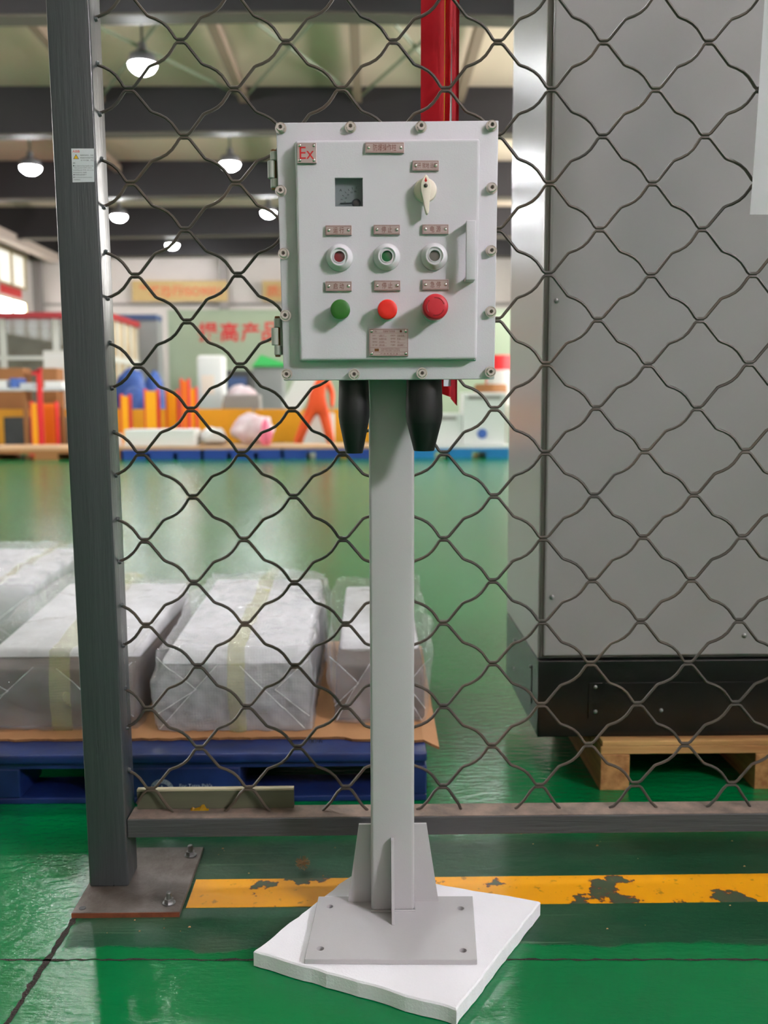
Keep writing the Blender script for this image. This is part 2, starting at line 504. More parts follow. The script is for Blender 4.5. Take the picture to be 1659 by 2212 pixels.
def ragged(x0, y0, x1, y1, wid, step, jit, z, seed):
    rnd = random.Random(seed)
    d = Vector((x1 - x0, y1 - y0, 0)); n = max(2, int(d.length / step)); d.normalize(); s = Vector((-d.y, d.x, 0))
    b = bmesh.new(); prev = None
    for i in range(n + 1):
        c = Vector((x0, y0, z)) + d * ((Vector((x1 - x0, y1 - y0, 0))).length * i / n) + s * rnd.uniform(-jit, jit)
        w_ = wid * rnd.uniform(0.35, 1.3)
        a = b.verts.new(c + s * w_ / 2); e = b.verts.new(c - s * w_ / 2)
        if prev: b.faces.new([prev[0], prev[1], e, a])
        prev = (a, e)
    bmesh.ops.recalc_face_normals(b, faces=b.faces)
    me = bpy.data.meshes.new('floor_joint'); b.to_mesh(me); b.free(); me.materials.append(MATS['joint_dirt'])
    return me


struct(link('floor_joint', ragged(-0.600, 1.30, -0.578, 1.86, 0.013, 0.012, 0.0015, 0.0006, 1)))
struct(link('floor_joint', ragged(-1.2, 1.63, 1.4, 1.578, 0.0056, 0.012, 0.0018, 0.0006, 2)))
# walls and roof
struct(MB().box(WX0 - .2, WX0, WY0, WY1, 0, RZ).build('wall_left', 'wall_white'))
struct(MB().box(WX1, WX1 + .2, WY0, WY1, 0, RZ).build('wall_right', 'wall_white'))
struct(MB().box(WX0, WX1, WY1, WY1 + .2, 0, RZ).build('wall_far', 'wall_white'))
struct(MB().box(WX0, WX1, WY0 - .2, WY0, 0, RZ).build('wall_back', 'wall_white'))
struct(MB().box(WX0 - .2, WX1 + .2, WY0 - .2, WY1 + .2, RZ, RZ + .1).build('ceiling', 'roof_sheet'))
# roof beams across the hall
for i, y in enumerate((-4.0, 2.5, 9.0, 15.6, 22.0, 28.5, 35.0, 39.6)):
    o = struct(MB().prism([(WX0, y - .12, 6.80), (WX0, y - .12, RZ), (WX1, y - .12, RZ), (WX1, y - .12, 6.80), (-1.0, y - .12, 6.97)], (0, .24, 0)).build('beam', 'beam_dark'))
    link('beam_flange', MB().prism([(WX0, y - .2, 6.77), (-1.0, y - .2, 6.94), (WX1, y - .2, 6.77), (WX1, y - .2, 6.80), (-1.0, y - .2, 6.97), (WX0, y - .2, 6.80)], (0, .4, 0)).mesh('beam_flange', 'beam_bottom'), o)
for x, y0, y1 in ((-5.9, 15.7, 21.9), (-2.75, 15.7, 21.9), (-0.25, 15.7, 21.9), (-2.2, 22.2, 28.3), (-7.2, 22.2, 28.3), (2.0, 15.7, 21.9)):
    struct(MB().box(x - .09, x + .09, y0, y1, 7.55, 7.75).build('beam_purlin', 'purlin'))
for xa, xb in ((-5.9, -2.75), (-2.75, -0.25), (-0.25, 2.0)):
    struct(MB().tube([(xa, 15.8, 7.65), (xb, 21.8, 7.65)], 0.035).build('beam_brace', 'brace'))
    struct(MB().tube([(xb, 15.8, 7.62), (xa, 21.8, 7.62)], 0.035).build('beam_brace', 'brace'))
struct(MB().box(-12.9, -12.55, 20, 39.5, 6.62, 6.95).build('beam_runway', 'crane_pink'))
for x in (-6.0, -13.6):
    struct(MB().box(x - .18, x + .18, 39.7, 40.0, 0, 6.9).build('column', 'wall_column'))
struct(MB().tube([(WX0 + .3, 39.9, 5.0), (WX1, 39.9, 5.0)], 0.05).build('trim_1', 'wall_column'))


def window(n, side, y0, y1, z0, z1, cols, pane):
    x = WX0 if side < 0 else WX1
    s = 1 if side < 0 else -1
    o = struct(MB().box(min(x, x + s * .03), max(x, x + s * .03), y0, y1, z0, z1).build('window_%d' % n, pane))
    t = .07
    xs = sorted((x + s * .028, x + s * .10))
    f = MB()
    f.box(xs[0], xs[1], y0 - t, y1 + t, z0 - t, z0); f.box(xs[0], xs[1], y0 - t, y1 + t, z1, z1 + t)
    f.box(xs[0], xs[1], y0 - t, y0, z0, z1); f.box(xs[0], xs[1], y1, y1 + t, z0, z1)
    f.build('window_frame', 'win_frame', o)
    for k in range(1, cols):
        yc = y0 + (y1 - y0) * k / cols
        MB().box(xs[0], xs[1], yc - .05, yc + .05, z0, z1).build('mullion', 'win_frame', o)
    return o


window(1, 1, -5.9, -3.9, 5.4, 6.9, 2, 'sun_pane')
window(2, -1, 33.2, 38.7, 5.5, 6.7, 4, 'frosted_pane')
window(3, -1, 33.2, 38.6, 4.2, 4.9, 4, 'shade_pane')
window(4, -1, 7.0, 14.5, 3.6, 6.0, 5, 'shade_pane')
window(5, 1, 14.0, 36.0, 4.0, 6.4, 12, 'shade_pane')  # added window row out of view, brightens the roof and hall


# ---------------------------------------------------------------- high-bay lamps
def lamp(loc, d, label):
    x, y, z = loc
    o = empty('high_bay_lamp', loc, label, 'lamp', 'high-bay lamps under the roof')
    MB().lathe([(0.0, d * .50), (.03, d * .52), (.16, d * .44), (.24, d * .16), (.36, d * .14), (.38, d * .05)], (x, y, z), (0, 0, 1), 20).build('housing', 'lamp_shell', o, smooth=True)
    MB().lathe([(-.16, d * .06), (-.145, d * .22), (-.10, d * .36), (-.05, d * .44), (0.0, d * .47)], (x, y, z - .001), (0, 0, 1), 20).build('diffuser', 'lamp_disc', o)
    MB().tube([(x, y, z + .36), (x, y, RZ)], .02).build('rod', 'beam_dark', o)


LAMPS = [((308, 140), 17.3, .50, 'biggest glowing round lamp, beside the grey fence post, under the roof'),
         ((66, 362), 24.0, .52, 'glowing round lamp to the left of the white sticker on the fence post'),
         ((497, 354), 24.0, .50, 'glowing round lamp level with the upper hinge of the control box'),
         ((257, 467), 30.0, .50, 'glowing round lamp touching the right edge of the fence post'),
         ((580, 459), 30.0, .48, 'glowing round lamp peeping out at the left edge of the control box'),
         ((372, 529), 36.6, .50, 'smallest glowing round lamp, lowest below the dark roof beams')]
for (u, v), Y, d, lb in LAMPS:
    p = at(u, v, Y); lamp((p.x, p.y, p.z), d, lb)
for x, y, lb in ((-8.2, 11.8, 'high-bay lamp above the left edge of the picture, nearer than the sticker lamp'), (-3.9, 12.0, 'high-bay lamp above the picture mirrored in the floor at the lower left'),
                 (1.75, 12.0, 'high-bay lamp above the picture mirrored in the floor beside the foam sheet'), (-4.6, 5.3, 'added unseen high-bay lamp brightening the aisle left of the wrapped packages'),  # aisle lamp is added unseen, brightens floor and packages
                 (2.2, 0.3, 'added unseen high-bay lamp to the right of the control station'), (-0.8, 5.3, 'added unseen high-bay lamp brightening the package tops behind the control station')):  # both added unseen: one lightens foam and base plate, one the package tops
    lamp((x, y, 6.9), .5, lb)

# ================================================================ FAR BACKGROUND
# sage green partition with a slogan
pl = at(362, 674, 30.0); pr = 4.5
o = empty('partition_wall', (pl.x, 30, 0), 'sage green partition with big red characters behind the control box', 'partition')
MB().box(pl.x, pr, 30, 30.12, 0, pl.z).build('panel', 'sage_panel', o)
MB().box(pl.x, pr, 29.96, 30.16, pl.z, pl.z + .06).build('cap_rail', 'sage_panel', o)
for k, ch in enumerate('提高产品质量'):
    p = at(450 + 45.3 * k, 717, 29.98)
    link('character', text_mesh(ch, .6, 'slogan_red', height=.60, bold=.012), o, (p.x, 29.985, p.z))
for nm, u0, u1, s, lb in (('wall_banner', 284, 492, '严格执行ISO9001', 'tan wall banner with a line of small orange characters, far wall'),
                          ('wall_banner', 566, 700, '质量第一', 'tan wall banner on the far wall, mostly hidden by the control box')):
    a = at(u0, 606, 39.6); b_ = at(u1, 651, 39.6)
    o = empty(nm, (a.x, 39.6, b_.z), lb, 'banner', 'slogan banners on the far wall')
    MB().box(a.x, b_.x, 39.6, 39.64, b_.z, a.z).build('cloth', 'banner_tan', o)
    link('lettering', text_mesh(s, .5, 'banner_ink', width=(b_.x - a.x) * .86, height=.46, bold=.01), o, ((a.x + b_.x) / 2, 39.59, (a.z + b_.z) / 2))
a = at(15, 612, 36.0)
tag(MB().box(WX0 + .01, WX0 + .05, 36.2, 38.3, 5.08, 5.40).build('wall_sign', 'slogan_red'), 'red sign on the left wall between the two rows of windows', 'sign')

# glazed office cabin with a red fascia
o = empty('office_cabin', (-6.75, 25, 0), 'glazed office cabin with red roof edge behind the fence post', 'cabin')
CX0, CX1, CY0, CY1, CZ = -13.6, -6.75, 25.0, 28.2, 3.15
MB().box(CX0, CX1 + .05, CY0 - .08, CY1, CZ, CZ + .16).build('fascia', 'fascia_red', o)
MB().box(CX0, CX1, CY1 - .1, CY1, 0, CZ).build('back_wall', 'tan_panel', o)
for k in range(6):
    x = CX0 + (CX1 - CX0) * k / 5
    MB().box(x - .08, x + .08, CY0, CY0 + .12, 0, CZ).build('post', 'white_frame', o)
for k in range(5):
    x0 = CX0 + (CX1 - CX0) * k / 5 + .08; x1 = CX0 + (CX1 - CX0) * (k + 1) / 5 - .08
    MB().box(x0, x1, CY0 + .05, CY0 + .07, 1.0, CZ).build('pane', 'cabin_glass', o)
    MB().box(x0, x1, CY0 + .03, CY0 + .10, 0, 1.0).build('lower_panel', 'tan_panel', o)
    MB().box(x0, x1, CY0 + .03, CY0 + .11, 2.1, 2.2).build('transom', 'white_frame', o)
for k in range(5):
    y = CY0 + .2 + (CY1 - CY0 - .3) * k / 4
    MB().box(CX1 - .1, CX1, y - .07, y + .07, 0, CZ).build('post', 'white_frame', o)
for k in range(4):
    y0 = CY0 + .2 + (CY1 - CY0 - .3) * k / 4 + .07; y1 = CY0 + .2 + (CY1 - CY0 - .3) * (k + 1) / 4 - .07
    MB().box(CX1 - .06, CX1 - .04, y0, y1, 0, CZ).build('side_panel', 'tan_panel', o)
MB().box(CX1 - .04, CX1 + .01, CY0 + .1, CY1, 2.05, 2.2).build('transom', 'white_frame', o)
# grey tool store with a blue fascia
o = empty('tool_store', (-6.3, 29.4, 0), 'grey tool store with blue roof edge, left of the green partition', 'store')
MB().box(-7.6, -6.42, 29.2, 29.9, 1.6, 3.45).build('upper_cladding', 'grey_box', o)
MB().box(-7.6, -6.42, 29.3, 29.9, 0, 1.6).build('shutter', 'dark_grey', o)
MB().box(-8.2, -6.42, 29.1, 29.9, 3.45, 3.62).build('fascia', 'fascia_blue', o)


def blob(name, mat, parent, c, r, amp, seed, n=3, flat=0.0):
    b = bmesh.new(); bmesh.ops.create_icosphere(b, subdivisions=n, radius=1)
    for v in b.verts:
        q = v.co.copy()
        k = 1 + amp * noise.fractal(q * 1.6 + Vector((seed, 0, 0)), 1.0, 2.0, 4)
        v.co = Vector((q.x * r[0] * k, q.y * r[1] * k, q.z * r[2] * k))
        if v.co.z < -r[2] * (1 - flat): v.co.z = -r[2] * (1 - flat)
        v.co += Vector(c)
    for f in b.faces: f.smooth = True
    me = bpy.data.meshes.new(name); b.to_mesh(me); b.free(); me.materials.append(MATS[mat])
    return link(name, me, parent)


# stock and machines between the barrier and the partition
def ground_box(name, u0, u1, v0, Y, depth, mat, label, cat, z0=0.0, bevel=.02, group=None):
    a = at(u0, v0, Y); b_ = at(u1, v0, Y)
    o = MB().box(a.x, b_.x, Y, Y + depth, z0, a.z).build(name, mat, bevel=bevel)
    return tag(o, label, cat, group)


o = empty('wrapped_machine', (-4.2, 25.2, 0), 'tall white film-wrapped machine in front of the green partition', 'machine')
a = at(424, 767, 25.2); b_ = at(482, 767, 25.2)
blobm = MB().box(a.x, b_.x, 25.2, 25.8, .12, a.z).build('wrapped_body', 'carton_white', o, bevel=.09, seg=3, smooth=True)
MB().box(a.x + .03, b_.x - .03, 25.22, 25.78, 0, .12).build('skid', 'dark_grey', o)
MB().box(a.x + .12, b_.x - .25, 25.19, 25.21, 1.2, 1.7).build('label_sheet', 'knob_cream', o)
for k, (u, v, rx, rz, mt) in enumerate(((282, 796, .42, .85, 'bundle_blue'), (330, 806, .3, .75, 'bundle_blue'), (296, 838, .5, .6, 'bundle_blue'))):
    p = at(u, v, (23.4, 24.3, 22.5)[k]); rz = p.z / 1.9
    ob = blob('tarpaulin_bundle', mt, None, (p.x, p.y, rz * .9), (rx, .25, rz), .22, k * 3.1, flat=.1)
    tag(ob, ('tallest blue tarpaulin bundle, against the fence post', 'light blue tarpaulin bundle with a red side, right of the other bundles', 'low dark blue tarpaulin bundle just above the yellow barrier')[k], 'bundle', 'blue tarpaulin bundles')
for k, (u0, u1, v, Y, dp, mt, nm, lb, ct) in enumerate((
        (484, 540, 800, 26.0, .8, 'dark_grey', 'machine_tool', 'dark machine tool right of the white wrapped machine', 'machine'),
        (545, 612, 792, 27.0, .9, 'grey_box', 'machine_housing', 'grey machine housing under a bright green tarp beside the control box', 'machine'),
        (482, 560, 852, 22.4, .6, 'wall_column', 'stock_crate', 'low grey stock crate behind the yellow barrier', 'crate'))):
    ob = empty(nm, (at(u0, v, Y).x, Y, 0), lb, ct)
    a = at(u0, v, Y); b_ = at(u1, v, Y)
    MB().box(a.x, b_.x, Y, Y + dp, .1, a.z).build('body', mt, ob, bevel=.05)
    MB().box(a.x + .05, b_.x - .05, Y + .05, Y + dp - .05, 0, .1).build('base', 'dark_grey', ob)
    if k == 0:
        MB().box(a.x + .1, b_.x - .1, Y - .02, Y + .02, a.z * .55, a.z * .9).build('hood', 'fascia_blue', ob, bevel=.01)
    if k == 1:
        p = at(572, 792, Y)
        MB().prism([(p.x - .35, Y - .1, a.z), (p.x + .75, Y - .1, a.z), (p.x + .5, Y - .1, a.z + .12), (p.x - .1, Y - .1, a.z + .33)], (0, .9, 0)).build('tarp', 'tarp_green', ob)
    if k == 2:
        for j in range(4):
            MB().box(a.x, b_.x, Y - .02, Y, .15 + j * .24, .33 + j * .24).build('slat', 'wall_column', ob)
p = at(520, 838, 24.6)
tag(blob('stuffed_sack', 'bag_white', None, (p.x, 24.9, .70), (.5, .3, .78), .18, 9.2, flat=.1), 'white stuffed sack standing behind the yellow barrier', 'sack')
p = at(505, 840, 24.0)
tag(blob('rope_coil', 'crate_brown', None, (p.x - .1, 23.8, .53), (.22, .16, .62), .2, 2.2, flat=.15), 'round brown bale in front of the white sack', 'bale')
# work benches and clutter left of the post
o = empty('work_bench', (-8.3, 19.6, 0), 'white-topped work bench with dark clutter left of the fence post', 'bench')
a = at(-40, 838, 19.6); b_ = at(140, 846, 19.6)
MB().box(a.x, b_.x, 19.6, 20.5, a.z - .06, a.z).build('bench_top', 'bench_top', o)
for x in (a.x + .1, (a.x + b_.x) / 2, b_.x - .1):
    MB().box(x - .04, x + .04, 19.65, 19.75, 0, a.z - .06).build('leg', 'crate_brown', o)
MB().box(a.x + .3, b_.x - .2, 19.9, 20.4, .1, .7).build('under_shelf', 'dark_grey', o)
for k, (u, v, ww, hh, mt, lb) in enumerate(((6, 826, .13, .16, 'carton_white', 'white box at the far left end of the work bench'),
                                          (36, 822, .09, .2, 'bundle_blue', 'small blue box on the work bench'),
                                          (62, 830, .13, .1, 'bench_top', 'pale flat box lying on the work bench'),
                                          (120, 832, .18, .14, 'carton_white', 'white box on the bench beside the fence post'))):
    p = at(u, v, 19.9)
    tag(MB().box(p.x - ww, p.x + ww, 19.75, 20.2, a.z, a.z + hh).build('bench_box', mt, bevel=.01), lb, 'box', 'boxes on the work bench')
p = at(117, 790, 22.0)
o = empty('storage_locker', (p.x, 22, 0), 'pale locker standing half behind the fence post', 'locker')
a = at(92, 757, 22.0); b_ = at(190, 757, 22.0)
MB().box(a.x, b_.x, 22.0, 22.6, 0, a.z).build('body', 'white_frame', o, bevel=.02)
for k in range(2):
    x0 = a.x + .03 + k * (b_.x - a.x) / 2
    MB().box(x0, x0 + (b_.x - a.x) / 2 - .06, 21.97, 22.0, .06, a.z - .06).build('door', 'carton_white', o)
for k, (u0, u1, v, h) in enumerate(((90, 122, 795, .55), (-20, 50, 795, .35))):
    a = at(u0, v, 21.0); b_ = at(u1, v, 21.0)
    ob = tag(MB().box(a.x, b_.x, 21.0, 21.5, 0, a.z).build('brown_crate', 'crate_brown', bevel=.02), ('tall brown crate in front of the pale locker', 'wide brown crate at the left edge behind the work bench')[k], 'crate', 'brown crates behind the bench')
p = at(84, 800, 18.6)
o = empty('red_stand', (p.x, 18.6, 0), 'slim red stand in front of the work bench', 'stand')
MB().box(p.x - .045, p.x + .045, 18.57, 18.63, .03, p.z).build('upright', 'safety_red', o)
MB().hexa([(p.x - .13, 18.57, p.z - .1), (p.x + .05, 18.57, p.z - .02), (p.x + .05, 18.63, p.z - .02), (p.x - .13, 18.63, p.z - .1), (p.x - .13, 18.57, p.z - .04), (p.x + .05, 18.57, p.z + .05), (p.x + .05, 18.63, p.z + .05), (p.x - .13, 18.63, p.z - .04)]).build('arm', 'safety_red', o)
MB().box(p.x - .2, p.x + .2, 18.4, 18.8, 0, .03).build('foot', 'safety_red', o)

# yellow barrier boards
for k, (u0, u1) in enumerate(((-60, 258), (262, 545), (549, 810))):
    a = at(u0, 884, 20.6); b_ = at(u1, 884, 20.6)
    o = empty('barrier_board', (a.x, 20.6, 0), ('yellow barrier board left of and behind the fence post', 'yellow barrier board between the fence post and the plastic bags', 'yellow barrier board behind the walking person')[k], 'barrier', 'yellow barrier boards')
    MB().box(a.x, b_.x, 20.6, 20.66, .12, a.z).build('board', 'safety_yellow', o, bevel=.01)
    for x in (a.x + .15, b_.x - .15):
        MB().box(x - .05, x + .05, 20.66, 20.76, 0, a.z).build('post', 'dark_grey', o)
for k, (u0, u1, v0, v1, mt, lb) in enumerate((
        (64, 82, 872, 935, 'safety_bright', 'yellow upright with red top, leftmost of all the uprights'),
        (84, 120, 872, 935, 'safety_orange', 'wide orange upright with red top left of the fence post'),
        (258, 279, 856, 932, 'safety_bright', 'yellow upright with a red stripe touching the fence post'),
        (310, 340, 845, 890, 'safety_bright', 'wide yellow upright with red sides right of the fence post'),
        (357, 383, 846, 882, 'safety_bright', 'narrow yellow upright beside the orange one'),
        (388, 407, 822, 882, 'safety_orange', 'tallest orange upright, left of the white wrapped machine'),
        (407, 423, 840, 882, 'safety_bright', 'short yellow upright next to the white wrapped machine'))):
    GY = (18.95, 19.3, 18.95, 18.95, 19.3, 18.9, 19.35)[k]
    a = at(u0 + 3, v0, GY); b_ = at(u1 - 3, v0, GY)
    o = empty('guard_upright', (a.x, GY, 0), lb, 'guard', 'yellow and red guard uprights')
    MB().box(a.x, b_.x, GY, GY + .2, 0.02, a.z).build('body', mt, o, bevel=.015)
    MB().box(a.x - .03, a.x, GY + .01, GY + .19, 0.02, a.z + .04).build('side_plate', 'safety_red', o)
    MB().box(b_.x, b_.x + .03, GY + .01, GY + .19, 0.02, a.z + .04).build('side_plate', 'safety_red', o)
    MB().box(a.x - .03, b_.x + .03, GY - .03, GY + .23, 0, .02).build('foot', 'dark_grey', o)

# low pallets with plywood across the hall
for k, (u0, u1, mt, dk, lb) in enumerate(((-60, 258, 'crate_brown', 'plywood', 'brown low pallet deck left of and behind the fence post'),
                                          (264, 432, 'far_blue', 'plywood', 'far blue pallet with plywood deck under the white carton'),
                                          (440, 606, 'far_blue', 'plywood', 'far blue pallet with plywood deck under the plastic bags'),
                                          (612, 800, 'far_blue', 'plywood', 'far blue pallet with plywood deck in front of the walking person'),
                                          (890, 1100, 'far_cyan', 'carton_white', 'far bright cyan pallet right of the post of the control box'))):
    a = at(u0, 955, 16.7); b_ = at(u1, 955, 16.7)
    o = empty('far_pallet', (a.x, 16.7, 0), lb, 'pallet', 'low pallets across the hall')
    zt = .17
    for j in range(3):
        xc = a.x + .2 + (b_.x - a.x - .4) * j / 2
        MB().box(xc - .2, xc + .2, 16.7, 17.9, 0, .11).build('foot', mt, o)
    MB().box(a.x, b_.x, 16.7, 17.9, .11, zt).build('deck', mt, o)
    MB().box(a.x - .03, b_.x + .03, 16.72, 17.95, zt, zt + .05).build('cover_board', dk, o)
DZ = .22
a = at(268, 928, 16.9); b_ = at(420, 928, 16.9)
tag(MB().box(a.x, b_.x, 16.9, 17.5, DZ, a.z).build('white_carton', 'carton_white', bevel=.02), 'long white carton on the far blue pallet right of the fence post', 'carton')
a = at(150, 938, 17.2); b_ = at(250, 938, 17.2)
tag(MB().hexa([(a.x, 17.2, DZ), (b_.x, 17.2, DZ), (b_.x, 17.6, DZ), (a.x, 17.6, DZ), (a.x, 17.2, DZ + .03), (b_.x, 17.2, a.z), (b_.x, 17.6, a.z), (a.x, 17.6, DZ + .03)]).build('white_sheet', 'carton_white'), 'thin white sheet lying on the brown deck behind the fence post', 'sheet')
p = at(545, 915, 17.45)
tag(blob('plastic_bag', 'bag_white', None, (p.x, 17.45, DZ + .27), (.36, .24, .29), .3, 4.4, flat=.12), 'big crumpled white plastic bag on the far pallet', 'bag')
p = at(575, 915, 17.0)
tag(blob('plastic_bag', 'bag_pink', None, (p.x, 16.97, DZ + .21), (.11, .12, .24), .3, 8.4, flat=.15), 'small pink plastic bag beside the big white one', 'bag')
p = at(462, 928, 17.3)
tag(blob('foam_bundle', 'carton_white', None, (p.x - .03, 17.4, DZ + .15), (.25, .24, .17), .25, 6.1, flat=.15), 'low pale foam bundle left of the plastic bag', 'bundle')
for k, (u0, u1, v, Y, lb) in enumerate(((1000, 1094, 848, 17.0, 'tall white box beside the grey cabinet, on the cyan pallet'), (898, 998, 893, 17.05, 'low white box between the control box post and the tall white box'))):
    a = at(u0, v, Y); b_ = at(u1, v, Y)
    o = empty('white_crate', (a.x, Y, DZ), lb, 'box', 'white boxes on the cyan pallet')
    MB().box(a.x, b_.x, Y, Y + .6, DZ, a.z).build('body', 'carton_white', o, bevel=.02)
    if k == 0:
        MB().lathe([(0, .09), (.03, .08)], ((a.x * .55 + b_.x * .45), Y, DZ + .2), (0, -1, 0), 16).build('round_port', 'bundle_blue', o)
    MB().box(a.x + .1, b_.x - .1, Y - .01, Y, a.z - .12, a.z - .06).build('handle_slot', 'wall_column', o)
for k, (u, v, mt, lb) in enumerate(((1080, 768, 'safety_red', 'red drum seen between the control box and the grey cabinet'), (1086, 800, 'carton_white', 'white drum below the red drum'), (1060, 830, 'crate_brown', 'brown crate behind the tall white box'))):
    p = at(u, v, 24.0 - 1.5 * k)
    tag(MB().lathe([(0, .34), (.04, .36), (p.z * .5, .36), (p.z * .5 + .03, .38), (p.z * .5 + .06, .36), (p.z - .04, .36), (p.z, .34)], (p.x, p.y, 0), (0, 0, 1), 24).build('storage_drum', mt, smooth=True), lb, 'drum', 'drums behind the white boxes')


# person in orange overalls, walking behind the far pallets
def person():
    pc = at(692, 950, 20.2); px, py = pc.x, 19.2
    o = empty('person', (px, py, 0), 'person in orange overalls walking past, upper body hidden by the control box', 'person')
    J = [((0, 0, .93), .15), ((0, 0, 1.10), .155), ((0, 0, 1.32), .17), ((0, 0, 1.46), .10), ((0, 0, 1.53), .062), ((0, -.01, 1.60), .07),
         ((-.11, .0, .86), .13), ((-.27, -.06, .50), .105), ((-.43, .02, .12), .095),
         ((.11, 0, .86), .13), ((.20, -.04, .48), .105), ((.27, .02, .12), .095),
         ((-.20, 0, 1.42), .075), ((-.30, -.06, 1.16), .06), ((-.40, -.18, .98), .045), ((-.43, -.22, .93), .038),
         ((.20, 0, 1.42), .075), ((.30, .04, 1.16), .06), ((.30, -.1, .94), .045), ((.30, -.13, .88), .038)]
    E = [(0, 1), (1, 2), (2, 3), (3, 4), (4, 5), (0, 6), (6, 7), (7, 8), (0, 9), (9, 10), (10, 11), (2, 12), (12, 13), (13, 14), (14, 15), (2, 16), (16, 17), (17, 18), (18, 19)]
    me = bpy.data.meshes.new('body'); me.from_pydata([Vector(j[0]) for j in J], E, [])
    t = bpy.data.objects.new('tmp_body', me); COL.objects.link(t)
    md = t.modifiers.new('s', 'SKIN'); md.use_smooth_shade = True
    t.modifiers.new('u', 'SUBSURF').levels = 1
    for i, j in enumerate(J):
        me.skin_vertices[0].data[i].radius = (j[1], j[1])
    me.skin_vertices[0].data[0].use_root = True
    dg = bpy.context.evaluated_depsgraph_get(); dg.update()
    nm = bpy.data.meshes.new_from_object(t.evaluated_get(dg)); bpy.data.objects.remove(t)
    nm.materials.clear(); nm.materials.append(MATS['overall_orange'])
    link('body', nm, o, (px, py, 0))
    b = bmesh.new(); bmesh.ops.create_icosphere(b, subdivisions=3, radius=1)
    for v in b.verts:
        q = v.co
        v.co = Vector((q.x * .078, q.y * .098 - (.02 if q.y < -.8 and abs(q.z) < .25 else 0), q.z * .118))
    for f in b.faces: f.smooth = True
    hm = bpy.data.meshes.new('head'); b.to_mesh(hm); b.free(); hm.materials.append(MATS['skin'])
    link('head', hm, o, (px, py - .01, 1.68))
    MB().lathe([(-.01, .125), (0, .115), (.05, .105), (.09, .07), (.11, .02)], (px, py, 1.73), (0, 0, 1), 20).build('helmet', 'helmet_white', o, smooth=True)
    for (bx, by) in ((-.43, .02), (.27, .02)):
        MB().hexa([(px + bx - .055, py + by - .2, 0), (px + bx + .055, py + by - .2, 0), (px + bx + .055, py + by + .08, 0), (px + bx - .055, py + by + .08, 0),
                   (px + bx - .05, py + by - .19, .06), (px + bx + .05, py + by - .19, .06), (px + bx + .05, py + by + .07, .14), (px + bx - .05, py + by + .07, .14)]).build('boot', 'boot_dark', o, bevel=.015)
    for (hx, hy, hz, s) in ((-.44, -.24, .92, -1), (.30, -.15, .87, 1)):
        hb = MB()
        hb.hexa([(px + hx - .018, py + hy - .04, hz - .07), (px + hx + .018, py + hy - .04, hz - .07), (px + hx + .018, py + hy + .04, hz - .07), (px + hx - .018, py + hy + .04, hz - .07),
                 (px + hx - .02, py + hy - .035, hz + .02), (px + hx + .02, py + hy - .035, hz + .02), (px + hx + .02, py + hy + .035, hz + .02), (px + hx - .02, py + hy + .035, hz + .02)])
        for q in range(4):
            yy = py + hy - .03 + q * .02
            hb.tube([(px + hx, yy, hz - .06), (px + hx + s * .01, yy, hz - .105), (px + hx - s * .004, yy, hz - .13 + abs(q - 1.5) * .008)], .009, 6)
        hb.tube([(px + hx, py + hy - .04, hz - .01), (px + hx, py + hy - .065, hz - .05), (px + hx, py + hy - .06, hz - .075)], .01, 6)
        hb.build('hand', 'skin', o, smooth=True)
    return px, py


PXP, PYP = person()
a = at(652, 822, 18.5); b_ = at(688, 822, 18.5); c0 = at(612, 885, 18.5); c1 = at(648, 885, 18.5)
tag(MB().prism([(a.x - .0, 18.5, a.z + .3), (b_.x + .1, 18.5, b_.z + .3), (c1.x, 18.5, c1.z - .05), (c0.x - .02, 18.5, c0.z + .1)], (0, .05, 0)).build('foam_board', 'carton_white'), 'slanted white foam board carried by the person in orange', 'board')
tag(MB().box(at(640, 0, 19.5).x, at(712, 0, 19.5).x, 19.75, 20.0, 0, at(640, 893, 19.5).z).build('white_bin', 'carton_white', bevel=.03), 'white bin seen between the legs of the person', 'bin')

# ================================================================ GREY CABINET ON ITS WOODEN PALLET
CBX, CBY, CBW, CBD = .430, 2.377, 1.0, .575
o = empty('electrical_cabinet', (CBX, CBY, .13), 'tall grey steel cabinet with black plinth on a wooden pallet', 'cabinet')
zb = .335
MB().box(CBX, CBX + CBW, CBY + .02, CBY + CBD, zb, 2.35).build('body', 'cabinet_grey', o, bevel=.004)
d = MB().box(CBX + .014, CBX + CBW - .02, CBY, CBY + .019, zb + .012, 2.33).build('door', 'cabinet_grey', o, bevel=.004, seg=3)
MB().box(CBX + .009, CBX + CBW - .015, CBY + .012, CBY + .0195, zb + .007, 2.335).build('door_gasket', 'cabinet_seam', d)
for (u, v) in ((1202, 650), (1192, 1290), (1608, 1373)):
    p = at(u, v, CBY)
    MB().lathe([(0, .0062), (.002, .0060), (.004, .004), (.0045, .001)], (p.x, CBY, p.z), (0, -1, 0), 14).build('screw', 'zinc', d, smooth=True)
pb = MB().box(CBX, CBX + CBW, CBY + .002, CBY + CBD, .13, zb - .0006).build('plinth', 'plinth_black', o, bevel=.003)
q0 = at(1282, 1477, CBY)
MB().box(q0.x - .012, q0.x + .42, CBY - .0005, CBY + .002, .18, q0.z + .002).build('cover_plate', 'plinth_black', pb, bevel=.0006)
for (u, v) in ((1286, 1484), (1286, 1537), (1428, 1534)):
    p = at(u, v, CBY)
    MB().lathe([(0, .005), (.002, .0048), (.0035, .002)], (p.x, CBY - .0005, p.z), (0, -1, 0), 14).build('screw', 'zinc', pb, smooth=True)
MB().box(CBX - .001, CBX + .001, CBY + .10, CBY + .42, .175, .30).build('side_cover', 'plinth_black', pb, bevel=.0005)
MB().box(CBX - .0015, CBX, CBY + .098, CBY + .103, .19, .295).build('side_slot', 'gland_black', pb)
